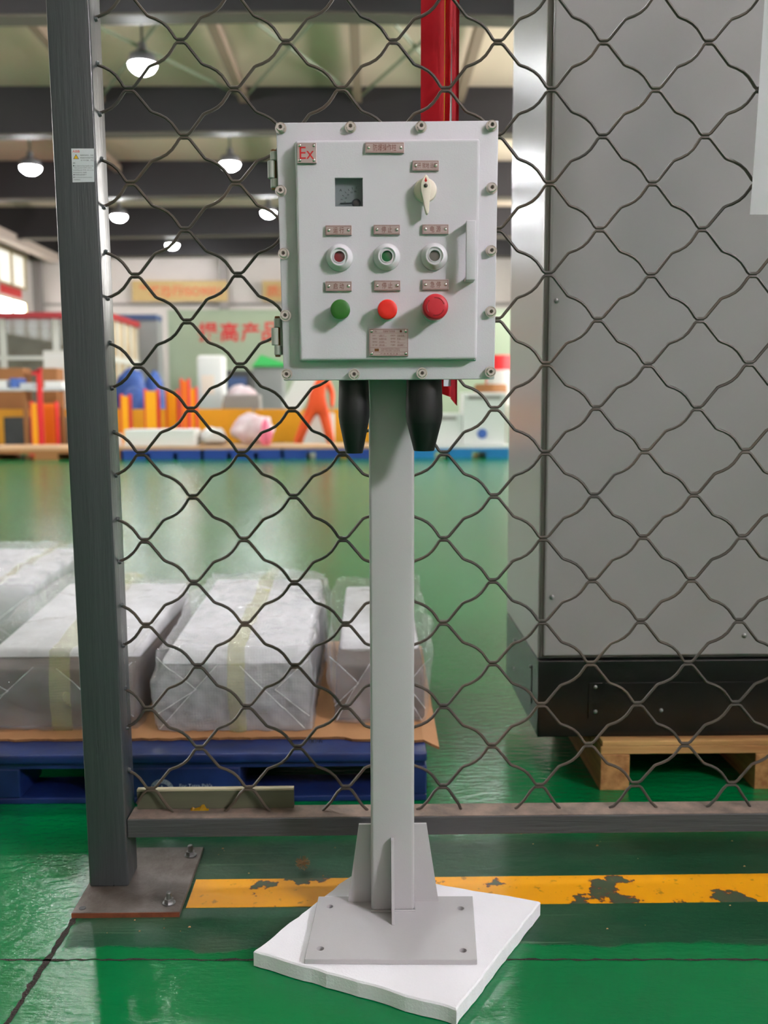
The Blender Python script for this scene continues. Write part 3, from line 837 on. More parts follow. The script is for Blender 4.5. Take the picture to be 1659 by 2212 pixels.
for (yy, zz) in ((.115, .287), (.40, .287), (.40, .2)):
    MB().lathe([(0, .005), (.002, .0048), (.0035, .002)], (CBX - .001, CBY + yy, zz), (-1, 0, 0), 12).build('screw', 'zinc', pb, smooth=True)

PBX, PBY = .588, 2.342
o = empty('wooden_pallet', (PBX, PBY, 0), 'pale pine pallet under the grey cabinet', 'pallet')
for k in range(3):
    x0 = PBX + .40 * k
    MB().box(x0, x0 + .075, PBY, PBY + .62, 0, .095 if True else .1).build('stringer', 'wood_pine_y', o, bevel=.002)
for k in range(4):
    y0 = PBY + .003 + k * .17
    MB().box(PBX, PBX + .9, y0, y0 + .11, .0955, .1165).build('board', 'wood_pine', o, bevel=.002)
MB().box(PBX + .004, PBX + .9, PBY + .004, PBY + .10, .117, .1295).build('top_board', 'wood_pine', o, bevel=.002)
MB().box(PBX + .076, PBX + .399, PBY + .56, PBY + .585, 0, .095).build('blocker_board', 'wood_pine', o, bevel=.002)  # added boards at the back, block hall light shining under the cabinet
MB().box(PBX + .476, PBX + .799, PBY + .56, PBY + .585, 0, .095).build('blocker_board', 'wood_pine', o, bevel=.002)
MB().box(PBX + .004, PBX + .9, PBY + .45, PBY + .55, .117, .1295).build('top_board', 'wood_pine', o, bevel=.002)

# ================================================================ BLUE PALLET WITH WRAPPED PACKAGES
BX0, BX1, BY0, BY1 = -1.06, .137, 2.278, 3.32
o = empty('blue_pallet', (BX0, BY0, 0), 'blue plastic pallet on the floor behind the fence', 'pallet')
MB().box(BX0, BX1, BY0, BY1, .106, .131).build('deck', 'pallet_blue', o, bevel=.006, seg=3, smooth=True)
MB().box(BX0 + .01, BX1 - .01, BY0 + .012, BY1 - .01, .092, .106).build('deck_rib', 'pallet_blue', o)
blk = []
for xa, xb in ((BX0, BX0 + .18), (-.69, -.33), (BX1 - .04, BX1)):
    for ya, yb in ((BY0 + .012, BY0 + .17), (2.72, 2.86), (BY1 - .17, BY1 - .012)):
        blk.append(MB().box(xa, xb, ya, yb, .016, .092).build('block', 'pallet_blue', o, bevel=.004))
for ya, yb in ((BY0 + .012, BY0 + .15), (2.72, 2.86), (BY1 - .17, BY1 - .012)):
    MB().box(BX0, BX1, ya, yb, 0, .016).build('bottom_runner', 'pallet_blue', o, bevel=.003)
# recycling emblem and lettering moulded on the middle block
yf = BY0 + .0112
pc = at(350, 1708, yf)
ring = bmesh.new()
vs = []
for k in range(25):
    t = math.pi * k / 24
    vs.append((ring.verts.new((pc.x + math.cos(t) * .030, yf, pc.z + math.sin(t) * .030)), ring.verts.new((pc.x + math.cos(t) * .019, yf, pc.z + math.sin(t) * .019))))
for k in range(24):
    ring.faces.new([vs[k][0], vs[k + 1][0], vs[k + 1][1], vs[k][1]])
tv = [ring.verts.new((pc.x + x, yf, pc.z + z)) for x, z in ((-.007, .002), (.007, .002), (0, .015))]
ring.faces.new(tv)
me = bpy.data.meshes.new('emblem'); ring.to_mesh(me); ring.free(); me.materials.append(MATS['pallet_print'])
link('emblem', me, blk[3])
for k, ch in enumerate('PRODUCTS'):
    t = math.pi * (1 - (k + .5) / 8)
    m_ = text_mesh(ch, .009, 'pallet_blue', height=.0075)
    for v in m_.vertices:
        x, z = v.co.x, v.co.z; an = t - math.pi / 2
        v.co.x = x * math.cos(an) - z * math.sin(an); v.co.z = x * math.sin(an) + z * math.cos(an)
    link('emblem_letter', m_, blk[3], (pc.x + math.cos(t) * .0245, yf - .0004, pc.z + math.sin(t) * .0245))
p = at(423, 1697, yf)
link('lettering', text_mesh('For Tetra Pak\'s', .014, 'pallet_print', width=.082, bold=.0002), blk[3], (p.x, yf, p.z))
# cardboard
o = empty('cardboard_sheet', (BX0, 2.38, .132), 'tan cardboard sheet lying on the blue pallet', 'cardboard')
cbm = bmesh.new()
rnd = random.Random(5)
nx = 60
rows_ = [[], []]
for i in range(nx + 1):
    x = BX0 + .02 + (.172 - BX0 - .02) * i / nx
    yj = 2.375 - .10 * max(0, (x - .02)) + rnd.uniform(-.004, .004) - (0.02 if x > -.06 else 0)
    rows_[0].append((x, yj)); rows_[1].append((x + .01, 3.36))
droop = lambda x, y: -.018 * max(0, (x - .137) / .035) if x > .137 else 0
v0 = [[cbm.verts.new((x, y, .1325 + droop(x, y))) for x, y in r_] for r_ in rows_]
v1 = [[cbm.verts.new((x, y, .1385 + droop(x, y))) for x, y in r_] for r_ in rows_]
for i in range(nx):
    cbm.faces.new([v1[0][i], v1[0][i + 1], v1[1][i + 1], v1[1][i]]); cbm.faces.new([v0[0][i + 1], v0[0][i], v0[1][i], v0[1][i + 1]])
bmesh.ops.recalc_face_normals(cbm, faces=cbm.faces)
me = bpy.data.meshes.new('sheet'); cbm.to_mesh(me); cbm.free(); me.materials.append(MATS['cardboard'])
link('sheet', me, o)
cbm = bmesh.new()
ea = [cbm.verts.new((x, y - .0008, .1322 + droop(x, y))) for x, y in rows_[0]]; eb = [cbm.verts.new((x, y - .0008, .1386 + droop(x, y))) for x, y in rows_[0]]
for i in range(nx): cbm.faces.new([ea[i], ea[i + 1], eb[i + 1], eb[i]])
me = bpy.data.meshes.new('torn_edge'); cbm.to_mesh(me); cbm.free(); me.materials.append(MATS['cardboard_edge'])
link('torn_edge', me, o)
p = at(682, 1608, 2.36)
link('marker_scribble', text_mesh('00·6', .016, 'dial_ink', width=.035), o, (p.x, 2.35, .1355))


def package(x0, x1, y0, y1, z0, zf, zb_, seed, label, content, tapes, flare=0.0, amp=.026, film='film', top_setback=.05):
    """long bubble-wrapped parcel: film over its contents, with tape bands; zf / zb_ top height in front and at the back"""
    o = empty('wrapped_package', ((x0 + x1) / 2, y0, z0), label, 'package', 'bubble-wrapped packages')

    def surf(a, b_, c, off=0.0):
        """a, b_, c in -1..1 on the cube surface -> wrapped surface point"""
        q = Vector((a, b_, c))
        # rounded box
        m = max(abs(a), abs(b_), abs(c))
        s = Vector((a, b_, c)).normalized()
        rb = q * .90 + s * .10 * 1.25
        t = (rb.y + 1) / 2
        zt = zf + (zb_ - zf) * min(1, max(0, t)) ** .7
        X = (x0 + x1) / 2 + rb.x * (x1 - x0) / 2 * (1 + flare * (rb.z) * .5)
        Y = y0 + (y1 - y0) * t
        Z = z0 + (zt - z0) * (rb.z + 1) / 2
        P = Vector((X, Y, Z))
        k = .35 + .65 * max(0.0, rb.z + .2)
        w_ = noise.ridged_multi_fractal(Vector((X * 3.2, Y * 2.4, Z * 3.2)) + Vector((seed, seed * .3, 0)), .95, 2.1, 4, 1.0, 2.0)
        w2 = noise.fractal(Vector((X * 13, Y * 11, Z * 13)) + Vector((seed, 0, 0)), .9, 2.0, 3)
        n_ = Vector((a if abs(a) == m else a * .2, b_ if abs(b_) == m else b_ * .2, c if abs(c) == m else c * .2)).normalized()
        P += n_ * ((w_ - 1.1) * amp * k + w2 * amp * .35 + off)
        if P.z < z0 + .0005: P.z = z0 + .0005
        return P
    bmx = bmesh.new(); n = 56; cache = {}

    def vert(a, b_, c):
        key = (round(a, 5), round(b_, 5), round(c, 5))
        if key not in cache: cache[key] = bmx.verts.new(surf(a, b_, c))
        return cache[key]
    g = [-1 + 2 * i / n for i in range(n + 1)]
    for i in range(n):
        for j in range(n):
            a0, a1, b0, b1 = g[i], g[i + 1], g[j], g[j + 1]
            for f in ((lambda s, t: (s, t, 1.0)), (lambda s, t: (s, -1.0, t)), (lambda s, t: (s, 1.0, t)), (lambda s, t: (-1.0, s, t)), (lambda s, t: (1.0, s, t)), (lambda s, t: (s, t, -1.0))):
                try: bmx.faces.new([vert(*f(a0, b0)), vert(*f(a1, b0)), vert(*f(a1, b1)), vert(*f(a0, b1))])
                except ValueError: pass
    bmesh.ops.recalc_face_normals(bmx, faces=bmx.faces)
    for f in bmx.faces: f.smooth = True
    me = bpy.data.meshes.new('bubble_wrap'); bmx.to_mesh(me); bmx.free(); me.materials.append(MATS[film])
    wr = link('bubble_wrap', me, o)
    for (ta, tb, tm) in tapes:
        tb_ = bmesh.new(); path = [(-1.0, -1 + 2 * i / 16) for i in range(17)] + [(-1 + 2 * i / 24, 1.0) for i in range(1, 25)]
        prev = None
        for (yy, zz) in path:
            cur = [tb_.verts.new(surf(ta + (tb - ta) * k / 4, yy, zz, .0025)) for k in range(5)]
            if prev:
                for k in range(4): tb_.faces.new([prev[k], prev[k + 1], cur[k + 1], cur[k]])
            prev = cur
        for f in tb_.faces: f.smooth = True
        me = bpy.data.meshes.new('tape'); tb_.to_mesh(me); tb_.free(); me.materials.append(MATS[tm])
        link('tape', me, wr)
    MB().hexa([(x0 + .012, y0 + .014, z0 + .004), (x1 - .012, y0 + .014, z0 + .004), (x1 - .012, y1 - .02, z0 + .004), (x0 + .012, y1 - .02, z0 + .004),
               (x0 + .016, y0 + .018, zf - .05), (x1 - .016, y0 + .018, zf - .05), (x1 - .016, y1 - .025, zf - .04), (x0 + .016, y1 - .025, zf - .04)]).build('contents', content, o, bevel=.012, seg=3, smooth=True)
    MB().hexa([(x0 + .018, y0 + top_setback - .028, zf - .0495), (x1 - .018, y0 + top_setback - .028, zf - .0495), (x1 - .018, y1 - .03, zf - .0395), (x0 + .018, y1 - .03, zf - .0395),
               (x0 + .026, y0 + top_setback, zf - .028), (x1 - .026, y0 + top_setback, zf - .028), (x1 - .026, y1 - .04, zb_ - .024), (x0 + .026, y1 - .04, zb_ - .024)]).build('top_lightener', 'painted_bright_top', o, bevel=.01, seg=3, smooth=True)  # added white slab, paints the top as brightly lit
    # end flaps folded over the front, with white tubes painting a highlight along the fold edges
    for nm, poly in (('end_flap', [(-.94, -.92), (.90, -.92), (.10, .62), (-.16, .66)]), ('end_flap', [(-.96, .80), (-.96, -.55), (-.42, .10)]), ('end_flap', [(.96, .74), (.52, .05), (.96, -.62)])):
        n_ = len(poly); fb_ = bmesh.new(); cx_ = sum(p[0] for p in poly) / n_; cz_ = sum(p[1] for p in poly) / n_
        S = 8; rings_ = []
        for r_i in range(S + 1):
            f_ = r_i / S; ring_ = []
            for k in range(n_):
                for m in range(6):
                    t = m / 6; ax_ = poly[k][0] * (1 - t) + poly[(k + 1) % n_][0] * t; az_ = poly[k][1] * (1 - t) + poly[(k + 1) % n_][1] * t
                    ring_.append(fb_.verts.new(surf(cx_ + (ax_ - cx_) * (.02 + .98 * f_), -1.0, cz_ + (az_ - cz_) * (.02 + .98 * f_), .005)))
            rings_.append(ring_)
        for r_i in range(S):
            for k in range(len(ring_)):
                fb_.faces.new([rings_[r_i][k], rings_[r_i][(k + 1) % len(ring_)], rings_[r_i + 1][(k + 1) % len(ring_)], rings_[r_i + 1][k]])
        for f in fb_.faces: f.smooth = True
        me = bpy.data.meshes.new(nm); fb_.to_mesh(me); fb_.free(); me.materials.append(MATS['film_fold'])
        fo = link(nm, me, wr)
        for k in range(n_ if n_ == 3 else 4):
            a_, b2_ = poly[k], poly[(k + 1) % n_]
            if abs(a_[0] - b2_[0]) < .05 or abs(a_[1] - b2_[1]) < .05: continue
            pts_ = [surf(a_[0] + (b2_[0] - a_[0]) * m / 16, -1.0, a_[1] + (b2_[1] - a_[1]) * m / 16, .006) for m in range(17)]
            MB().tube(pts_, [.0004 + .0009 * abs(noise.noise(Vector((m * .6, k, seed)))) for m in range(17)], 5).build('crease_glint', 'film_crease_glint', wr, smooth=True)


ZC = .139
package(-.572, -.152, 2.405, 3.36, ZC, .365, .40, 3.7, 'pale bubble-wrapped package with greenish tape, middle of the pallet', 'content_grey', [(-.05, .16, 'film_tape')])
package(-1.075, -.615, 2.43, 3.30, ZC, .35, .40, 11.2, 'dark bubble-wrapped package behind the fence post with green tape', 'content_brown', [(.02, .24, 'film_tape')], film='film_clear', top_setback=.16)
package(-.112, .156, 2.47, 3.30, ZC, .345, .385, 23.5, 'brownish bubble-wrapped package half hidden by the post of the control box', 'content_brown', [(.05, .42, 'film_tape')], flare=.14, film='film_clear', top_setback=.20)
package(-1.95, -1.30, 3.6, 4.5, 0.0, .30, .34, 31.5, 'white bubble-wrapped package lying on the floor farthest back at the left edge', 'carton_white', [(.5, .6, 'film_tape')])

# ================================================================ FENCE
FY0, FY1 = 1.857, 1.935            # front and back of the post
o = fence = empty('mesh_fence', (-.54, 1.895, 0), 'grey steel fence post with crimped wire mesh panel behind the control station', 'fence')
PXL, PXR = -.582, -.502
lean = -.014
top = 2.4
pt = MB().hexa([(PXL, FY0, .0105), (PXR, FY0, .0105), (PXR, FY1, .0105), (PXL, FY1, .0105),
                (PXL + lean * 1.35, FY0, top), (PXR + lean * 1.35, FY0, top), (PXR + lean * 1.35, FY1, top), (PXL + lean * 1.35, FY1, top)]).build('post', 'post_paint', o, bevel=.004, seg=3, smooth=True)
bp = MB().box(-.588, -.378, 1.758, 2.03, .0, .0105).build('base_plate', 'plate_rust', o, bevel=.0015)
MB().box(-.588, -.378, 1.7565, 1.7582, .0, .0095).build('rusty_edge', 'plate_edge', bp)
for (x, y) in ((-.405, 1.79), (-.40, 1.99)):
    MB().lathe([(0, .013), (.002, .013)], (x, y, .0105), (0, 0, 1), 18).lathe([(.002, .0095), (.010, .0095)], (x, y, .0105), (0, 0, 1), 6).lathe([(.010, .0055), (.022, .0055), (.024, .004)], (x, y, .0105), (0, 0, 1), 12).build('anchor_bolt', 'zinc', bp)
MB().lathe([(0, .007), (.0006, .007)], (-.572, 1.775, .0104), (0, 0, 1), 14).build('bolt_hole', 'gland_black', bp)
rl = MB().box(PXR, 1.62, 1.862, 1.925, .113, .152).build('rail', 'rail_paint', o, bevel=.002)
MB().box(PXR + .002, 1.62, 1.8645, 1.9225, .152, .1532).build('dust_layer', 'rail_dust', rl)
# crimped wires: each strand zigzags from node to node; strands touch at the nodes
PW, PH, ZX0, ZZ0 = .1008, .0868, -.257, .2035
WR = .0031
PROF = [(0, 0), (.075, 0), (.12, .035), (.40, .465), (.44, .492), (.56, .545), (.68, .625), (.78, .735), (.86, .87), (.905, .96), (.94, 1), (1, 1)]
WY = 1.895


def strand(row, x_min, x_max, zmin=None):
    """strand whose peaks touch row nodes from below and whose valleys touch the nodes of row-1 from above"""
    pts = []
    rnd = random.Random(row * 17 + 3)
    j0 = int(math.floor((x_min - ZX0) / PW)) - 1; j1 = int(math.ceil((x_max - ZX0) / PW)) + 1
    node = {}
    for j in range(j0, j1 + 1):
        peak = (row + j) % 2 == 0
        z = ZZ0 + PH * row - WR if peak else ZZ0 + PH * (row - 1) + WR
        node[j] = Vector((ZX0 + PW * j + noise.noise(Vector((j * 1.3, (row if peak else row - 1) * 2.1, 0))) * .004, WY, z + noise.noise(Vector((j * 1.7, (row if peak else row - 1) * 1.3, 5))) * .003))
    for j in range(j0, j1):
        a, b_ = node[j], node[j + 1]
        for t, s in PROF[:-1]:
            pts.append(Vector((a.x + (b_.x - a.x) * t, WY + (.002 if s < .5 else -.001) * 0, a.z + (b_.z - a.z) * s)))
    # clip at the ends
    out = []
    for i in range(len(pts) - 1):
        p, q = pts[i], pts[i + 1]
        if q.x < x_min or p.x > x_max: continue
        if p.x < x_min: p = p.lerp(q, (x_min - p.x) / (q.x - p.x))
        if not out: out.append(p)
        if q.x > x_max:
            out.append(p.lerp(q, (x_max - p.x) / (q.x - p.x))); break
        out.append(q)
    return out


for row in range(1, 27):
    zc = ZZ0 + PH * (row - .5)
    xm = PXR + lean * 1.35 * zc / top - .004
    pts = strand(row, xm, 1.62)
    MB().tube(pts, WR, 7).build('mesh_wire', 'wire_paint', o, smooth=True)
    # weld blob on the post
    blobp = pts[0]
    MB().lathe([(0, .0052), (.003, .0045), (.006, .0034)], (xm + .003, WY, blobp.z), (1, 0, 0), 10).build('weld', 'post_paint', o, smooth=True)
# bottom row: short legs down to the rail
for j in range(-3, 20):
    if j % 2: continue
    c = Vector((ZX0 + PW * j, WY, ZZ0 - WR))
    rnd = random.Random(j)
    lft = [c + Vector((-.052 + rnd.uniform(-.004, .004), 0, -.0475)), c + Vector((-.044, 0, -.043)), c + Vector((-.030, 0, -.028)), c + Vector((-.017, 0, -.008)), c + Vector((-.009, 0, 0)), c + Vector((.008, 0, 0)),
           c + Vector((.013, 0, -.004)), c + Vector((.034, 0, -.036)), c + Vector((.042 + rnd.uniform(-.004, .004), 0, -.0475))]
    lft = [p for p in lft if p.x > PXR + .004]
    if len(lft) > 2 and c.x < 1.6:
        MB().tube(lft, WR, 7).build('mesh_wire', 'wire_paint', o, smooth=True)
# warning sticker on the post face
s0 = at(154, 321, FY0); s1 = at(203, 321, FY0); s2 = at(204, 393, FY0); s3 = at(157, 394, FY0)
sy = FY0 - .0006
st = MB().prism([(s0.x, sy, s0.z), (s1.x, sy, s1.z), (s2.x, sy, s2.z), (s3.x, sy, s3.z)], (0, .0005, 0)).build('warning_sticker', 'sticker_white', o)
st['label'] = 'white warning sticker with red logo and yellow triangle'
SX, SZ = (s0.x + s3.x) / 2, s0.z
SW = s1.x - s0.x; SH = s0.z - s3.z


def sticker_text(s, fx, fz, wfrac, hfrac, mat):
    lx = s0.x + (s3.x - s0.x) * fz
    link('lettering', text_mesh(s, .005, mat, width=SW * wfrac, height=SH * hfrac), st, (lx + SW * (fx + wfrac / 2), sy - .0003, s0.z - SH * fz))


sticker_text('ABB', .05, .085, .32, .07, 'sticker_red')
sticker_text('请按照说明书，安装', .38, .20, .58, .045, 'sticker_ink')
sticker_text('断路器前关闭操作手柄', .38, .275, .58, .045, 'sticker_ink')
sticker_text('至下方位置，详见', .40, .35, .56, .045, 'sticker_ink')
sticker_text('细则。', .05, .43, .12, .04, 'sticker_ink')
sticker_text('●Do close the final handle to the', .05, .51, .90, .042, 'sticker_ink')
sticker_text('"After position"(OFF), before', .08, .575, .80, .042, 'sticker_ink')
sticker_text('assembling with MCB, refer to the', .05, .64, .90, .042, 'sticker_ink')
sticker_text('instructions for details.', .05, .705, .60, .04, 'sticker_ink')
sticker_text('●安装前沿虚线撕下', .05, .775, .58, .045, 'sticker_ink')
sticker_text('●Tear along the dotted line before', .05, .855, .82, .042, 'sticker_ink')
sticker_text('installation.', .06, .92, .30, .036, 'sticker_ink')
tx, tz = s0.x + SW * .20, s0.z - SH * .31
for nm, sc_, mt, off in (('triangle_border', 1.0, 'sticker_ink', .0002), ('triangle_field', .76, 'sticker_yellow', .0004)):
    hh = SH * .145 * sc_; ww = SW * .125 * sc_
    dz = SH * .004
    MB().prism([(tx - ww, sy - off, tz - (0 if sc_ == 1 else -hh * .10)), (tx + ww, sy - off, tz - (0 if sc_ == 1 else -hh * .10)), (tx, sy - off, tz + hh + (0 if sc_ == 1 else hh * .1))], (0, .0001, 0)).build(nm, mt, st)

# ================================================================ THINGS HANGING ON AND LYING ON THE FENCE
# red banner hanging behind the mesh
o = empty('hanging_banner', (.14, 1.93, 1.0), 'red cloth banner with a white stripe hanging behind the control box', 'banner')


def cloth(name, mat, x_l, x_r, y, ztop, zbot_l, zbot_r, fold, nx=14, nz=26, seed=0, taper=0.0):
    b = bmesh.new(); g = []
    for i in range(nz + 1):
        r_ = []
        for j in range(nx + 1):
            t = j / nx; zb_ = zbot_l + (zbot_r - zbot_l) * t
            z = ztop + (zb_ - ztop) * i / nz
            xl = x_l + taper * i / nz
            x = xl + (x_r - xl) * t
            yy = y + fold * math.sin(t * 4.6 + z * 0.8 + seed) + fold * .5 * noise.noise(Vector((x * 22, z * 7, seed)))
            r_.append(b.verts.new((x, yy, z)))
        g.append(r_)
    for i in range(nz):
        for j in range(nx):
            b.faces.new([g[i][j], g[i][j + 1], g[i + 1][j + 1], g[i + 1][j]])
    for f in b.faces: f.smooth = True
    bmesh.ops.solidify(b, geom=b.faces[:], thickness=.0012)
    bmesh.ops.recalc_face_normals(b, faces=b.faces); crisp(b)
    me = bpy.data.meshes.new(name); b.to_mesh(me); b.free(); me.materials.append(MATS[mat])
    return me


BYY = 1.94
xa, xb, xc_, xd = at(910, 150, BYY).x, at(966, 150, BYY).x, at(972, 150, BYY).x, at(991, 150, BYY).x
zt = 2.3
link('red_fold', cloth('red_fold', 'banner_red', xa, xd - .004, BYY + .012, zt, 1.03, 1.005, .006, seed=1), o)
zs = at(970, 60, BYY).z; zbm = 1.03
MB().prism([(xb + .0085, BYY - .0035, zs), (xb + .0098, BYY - .0035, zs), (xb + .0098, BYY - .0035, zbm), (xb - .005, BYY - .0035, zbm)], (0, .001, 0)).build('white_stripe', 'banner_white', o)
link('red_edge', cloth('red_edge', 'banner_red', xb + .009, xd, BYY - .004, zt, 1.005, .990, .003, nx=8, seed=4), o)
# gold thread glinting beside the stripe
MB().tube([(xb - .004, BYY - .004, zt), (xb - .007, BYY - .004, 1.05)], .0006, 5).build('gold_thread', 'yellow_plastic', o)

# laminated sheet
o = empty('laminated_sheet', (.86, 1.872, 1.4), 'glossy white laminated sheet hanging at the upper right corner of the fence', 'sheet')
b = bmesh.new(); nz = 16; nx_ = 8; g = []
for i in range(nz + 1):
    f_ = i / nz; v_ = -420 + (465 + 420) * f_
    ul = 1662 - 45 * max(0, f_ - .35) / .65
    pL = at(ul, v_, 1.868)
    r_ = []
    for j in range(nx_ + 1):
        r_.append(b.verts.new((pL.x + .21 * j / nx_, 1.868 + .006 * math.sin(f_ * 5) - .010 * math.sin(math.pi * j / nx_), pL.z - .004 * j / nx_)))
    g.append(r_)
for i in range(nz):
    for j in range(nx_): b.faces.new([g[i][j], g[i][j + 1], g[i + 1][j + 1], g[i + 1][j]])
for f in b.faces: f.smooth = True
bmesh.ops.solidify(b, geom=b.faces[:], thickness=.0006); bmesh.ops.recalc_face_normals(b, faces=b.faces); crisp(b)
me = bpy.data.meshes.new('paper'); b.to_mesh(me); b.free(); me.materials.append(MATS['laminate'])
link('paper', me, o)

# strip of board lying on the rail and a scrap of yellow plastic
a = at(297, 1703, 1.915); b_ = at(635, 1706, 1.915)
o = empty('board_strip', ((a.x + b_.x) / 2, 1.915, .1535), 'grey-green strip of board standing on the fence rail beside the post', 'strip')
MB().box(a.x, b_.x, 1.908, 1.9215, .1535, a.z - .0042).build('board', 'strip_wood', o, bevel=.001)
MB().box(a.x, b_.x, 1.908, 1.9215, a.z - .0042, a.z).build('cut_edge', 'strip_edge', o, bevel=.0006)
p = at(430, 1742, 1.895)
sb = bmesh.new(); pr_ = None
for i in range(9):
    x = p.x - .019 + .038 * i / 8; hgt = .006 + .004 * math.sin(i * 1.4) + (.003 if 2 < i < 7 else -.003)
    cur = (sb.verts.new((x, 1.8985, .1534)), sb.verts.new((x, 1.9025, .1534 + max(.003, hgt))))
    if pr_: sb.faces.new([pr_[0], cur[0], cur[1], pr_[1]])
    pr_ = cur
bmesh.ops.solidify(sb, geom=sb.faces[:], thickness=.0008)
me = bpy.data.meshes.new('plastic_scrap'); sb.to_mesh(me); sb.free(); me.materials.append(MATS['yellow_plastic'])
tag(link('plastic_scrap', me), 'small scrap of yellow plastic on the dusty fence rail', 'scrap')

# ================================================================ FOAM SHEET
fz = .030
corners = [(-.213, 1.590), (.133, 1.420), (.327, 1.747), (-.033, 1.878)]
fb = bmesh.new(); per = []; rnd = random.Random(3); ns = 26
for k in range(4):
    c0, c1 = Vector(corners[k] + (0,)), Vector(corners[(k + 1) % 4] + (0,))
    n_ = (c1 - c0).normalized().cross(Vector((0, 0, 1)))
    for i in range(ns):
        t = i / ns
        per.append(c0.lerp(c1, t) + n_ * (noise.noise(Vector((k * 9.1, t * 7, 0))) * .004 + rnd.uniform(-.0008, .0008)))
lo = [fb.verts.new((p.x, p.y, .0015)) for p in per]
mi = [fb.verts.new((p.x, p.y, fz - .003)) for p in per]
cen = sum((p for p in per), Vector()) / len(per)
hi = [fb.verts.new((p.x + (cen.x - p.x) * .012, p.y + (cen.y - p.y) * .012, fz)) for p in per]
m_ = len(per)
for i in range(m_):
    j = (i + 1) % m_
    fb.faces.new([lo[i], lo[j], mi[j], mi[i]]); fb.faces.new([mi[i], mi[j], hi[j], hi[i]])
fb.faces.new(hi); fb.faces.new(lo[::-1])
bmesh.ops.recalc_face_normals(fb, faces=fb.faces)
me = bpy.data.meshes.new('foam_sheet'); fb.to_mesh(me); fb.free(); me.materials.append(MATS['foam'])
tag(link('foam_sheet', me), 'thick white foam sheet under the base plate of the control station', 'foam sheet')

# ================================================================ CONTROL STATION
o = CS = empty('control_station', (.039, 1.74, fz), 'light grey control box with push buttons on a floor-standing post', 'control station')
pz = fz + .0095
b0 = MB().hexa([(-.119, 1.547, fz + .0004), (.180, 1.539, fz + .0004), (.195, 1.752, fz + .0004), (-.106, 1.757, fz + .0004),
                (-.119, 1.547, pz), (.180, 1.539, pz), (.195, 1.752, pz), (-.106, 1.757, pz)]).build('base_plate', 'pole_paint', o, bevel=.0008)
hc = []
for (u, v) in ((712, 1958), (995, 1962), (692, 2049), (1000, 2053)):
    d_ = CROT @ Vector(((u - IW / 2) / FPX, -(v - IH / 2) / FPX, -1)); t = (pz - 1) / d_.z; p = CAM + d_ * t
    hc.append(MB().lathe([(-.03, .0068), (.03, .0068)], (p.x, p.y, pz), (0, 0, 1), 18))
cut(b0, hc)
PX0, PX1, PY0, PY1 = -.003, .0785, 1.70, 1.775
po = MB().box(PX0, PX1, PY0, PY1, pz, 1.045).build('pole', 'pole_paint', o, bevel=.006, seg=4, smooth=True)
MB().tube([(PX0 - .001, PY0 - .001, pz + .001), (PX1 + .001, PY0 - .001, pz + .001), (PX1 + .001, PY1, pz + .001)], .0022, 6).build('weld_seam', 'pole_paint', po, smooth=True)
gz = .196
for sgn, xe in ((-1, PX0), (1, PX1)):
    xo, xt = (-.048, -.026) if sgn < 0 else (.127, .1035)
    MB().prism([(xe, 1.735, pz), (xo, 1.735, pz), (xt, 1.735, gz), (xe, 1.735, gz)], (0, .006, 0)).build('gusset', 'pole_paint', o, bevel=.0006)
MB().prism([(.0345, PY0, pz), (.0345, 1.651, pz), (.0345, PY0 - .012, .186), (.0345, PY0, .186)], (.0055, 0, 0)).build('gusset', 'pole_paint', o, bevel=.0006)
MB().prism([(.0345, PY1, pz), (.0345, PY1 - .02, pz), (.0345, PY1, .186), ], (.0055, 0, 0)).build('weld_fillet', 'pole_paint', o)

# --- enclosure
EY = 1.578                      # front of the flange
DY = 1.559                      # front of the raised door face
q = [at(596, 265, EY), at(1077, 260, EY), at(1068, 819, EY), at(613, 822, EY)]
fx0, fx1 = (q[0].x + q[3].x) / 2, (q[1].x + q[2].x) / 2
FLZ0, FLZ1 = q[3].z, q[0].z
TZ = lambda z: (z - FLZ0) / (FLZ1 - FLZ0)
# the box leans slightly towards the viewer at its top, so it is built leaning
MB().hexa([(q[3].x + .012, EY + .012, FLZ0 + .009), (q[2].x - .012, EY + .012, FLZ0 + .009), (q[2].x - .012, EY + .20, FLZ0 + .009), (q[3].x + .012, EY + .20, FLZ0 + .009),
           (q[0].x + .012, EY + .012, FLZ1 - .012), (q[1].x - .012, EY + .012, FLZ1 - .012), (q[1].x - .012, EY + .20, FLZ1 - .012), (q[0].x + .012, EY + .20, FLZ1 - .012)]).build('enclosure_body', 'panel_paint', o, bevel=.003)
flg = MB().prism([(p.x, EY, p.z) for p in (q[3], q[2], q[1], q[0])], (0, .012, 0)).build('cover_flange', 'panel_paint', o, bevel=.0015, seg=3, smooth=True)
d0 = [at(637, 303, DY), at(1037, 299, DY), at(1030, 776, DY), at(648, 779, DY)]
door = MB().prism([(p.x, DY, p.z) for p in (d0[3], d0[2], d0[1], d0[0])], (0, EY - DY + .001, 0)).build('door_panel', 'panel_paint', o, bevel=.0042, seg=4, smooth=True)
# weld beads round the door panel
w0 = [Vector((p.x, EY - .0005, p.z)) for p in d0]
for i in range(4):
    a, b_ = w0[i], w0[(i + 1) % 4]
    pts = [a.lerp(b_, k / 40) + Vector((noise.noise(Vector((k * .9, i, 0))) * .0008, 0, noise.noise(Vector((k * .9, i, 5))) * .0008)) for k in range(41)]
    MB().tube(pts, .0018, 6).build('weld_bead', 'panel_paint', door, smooth=True)
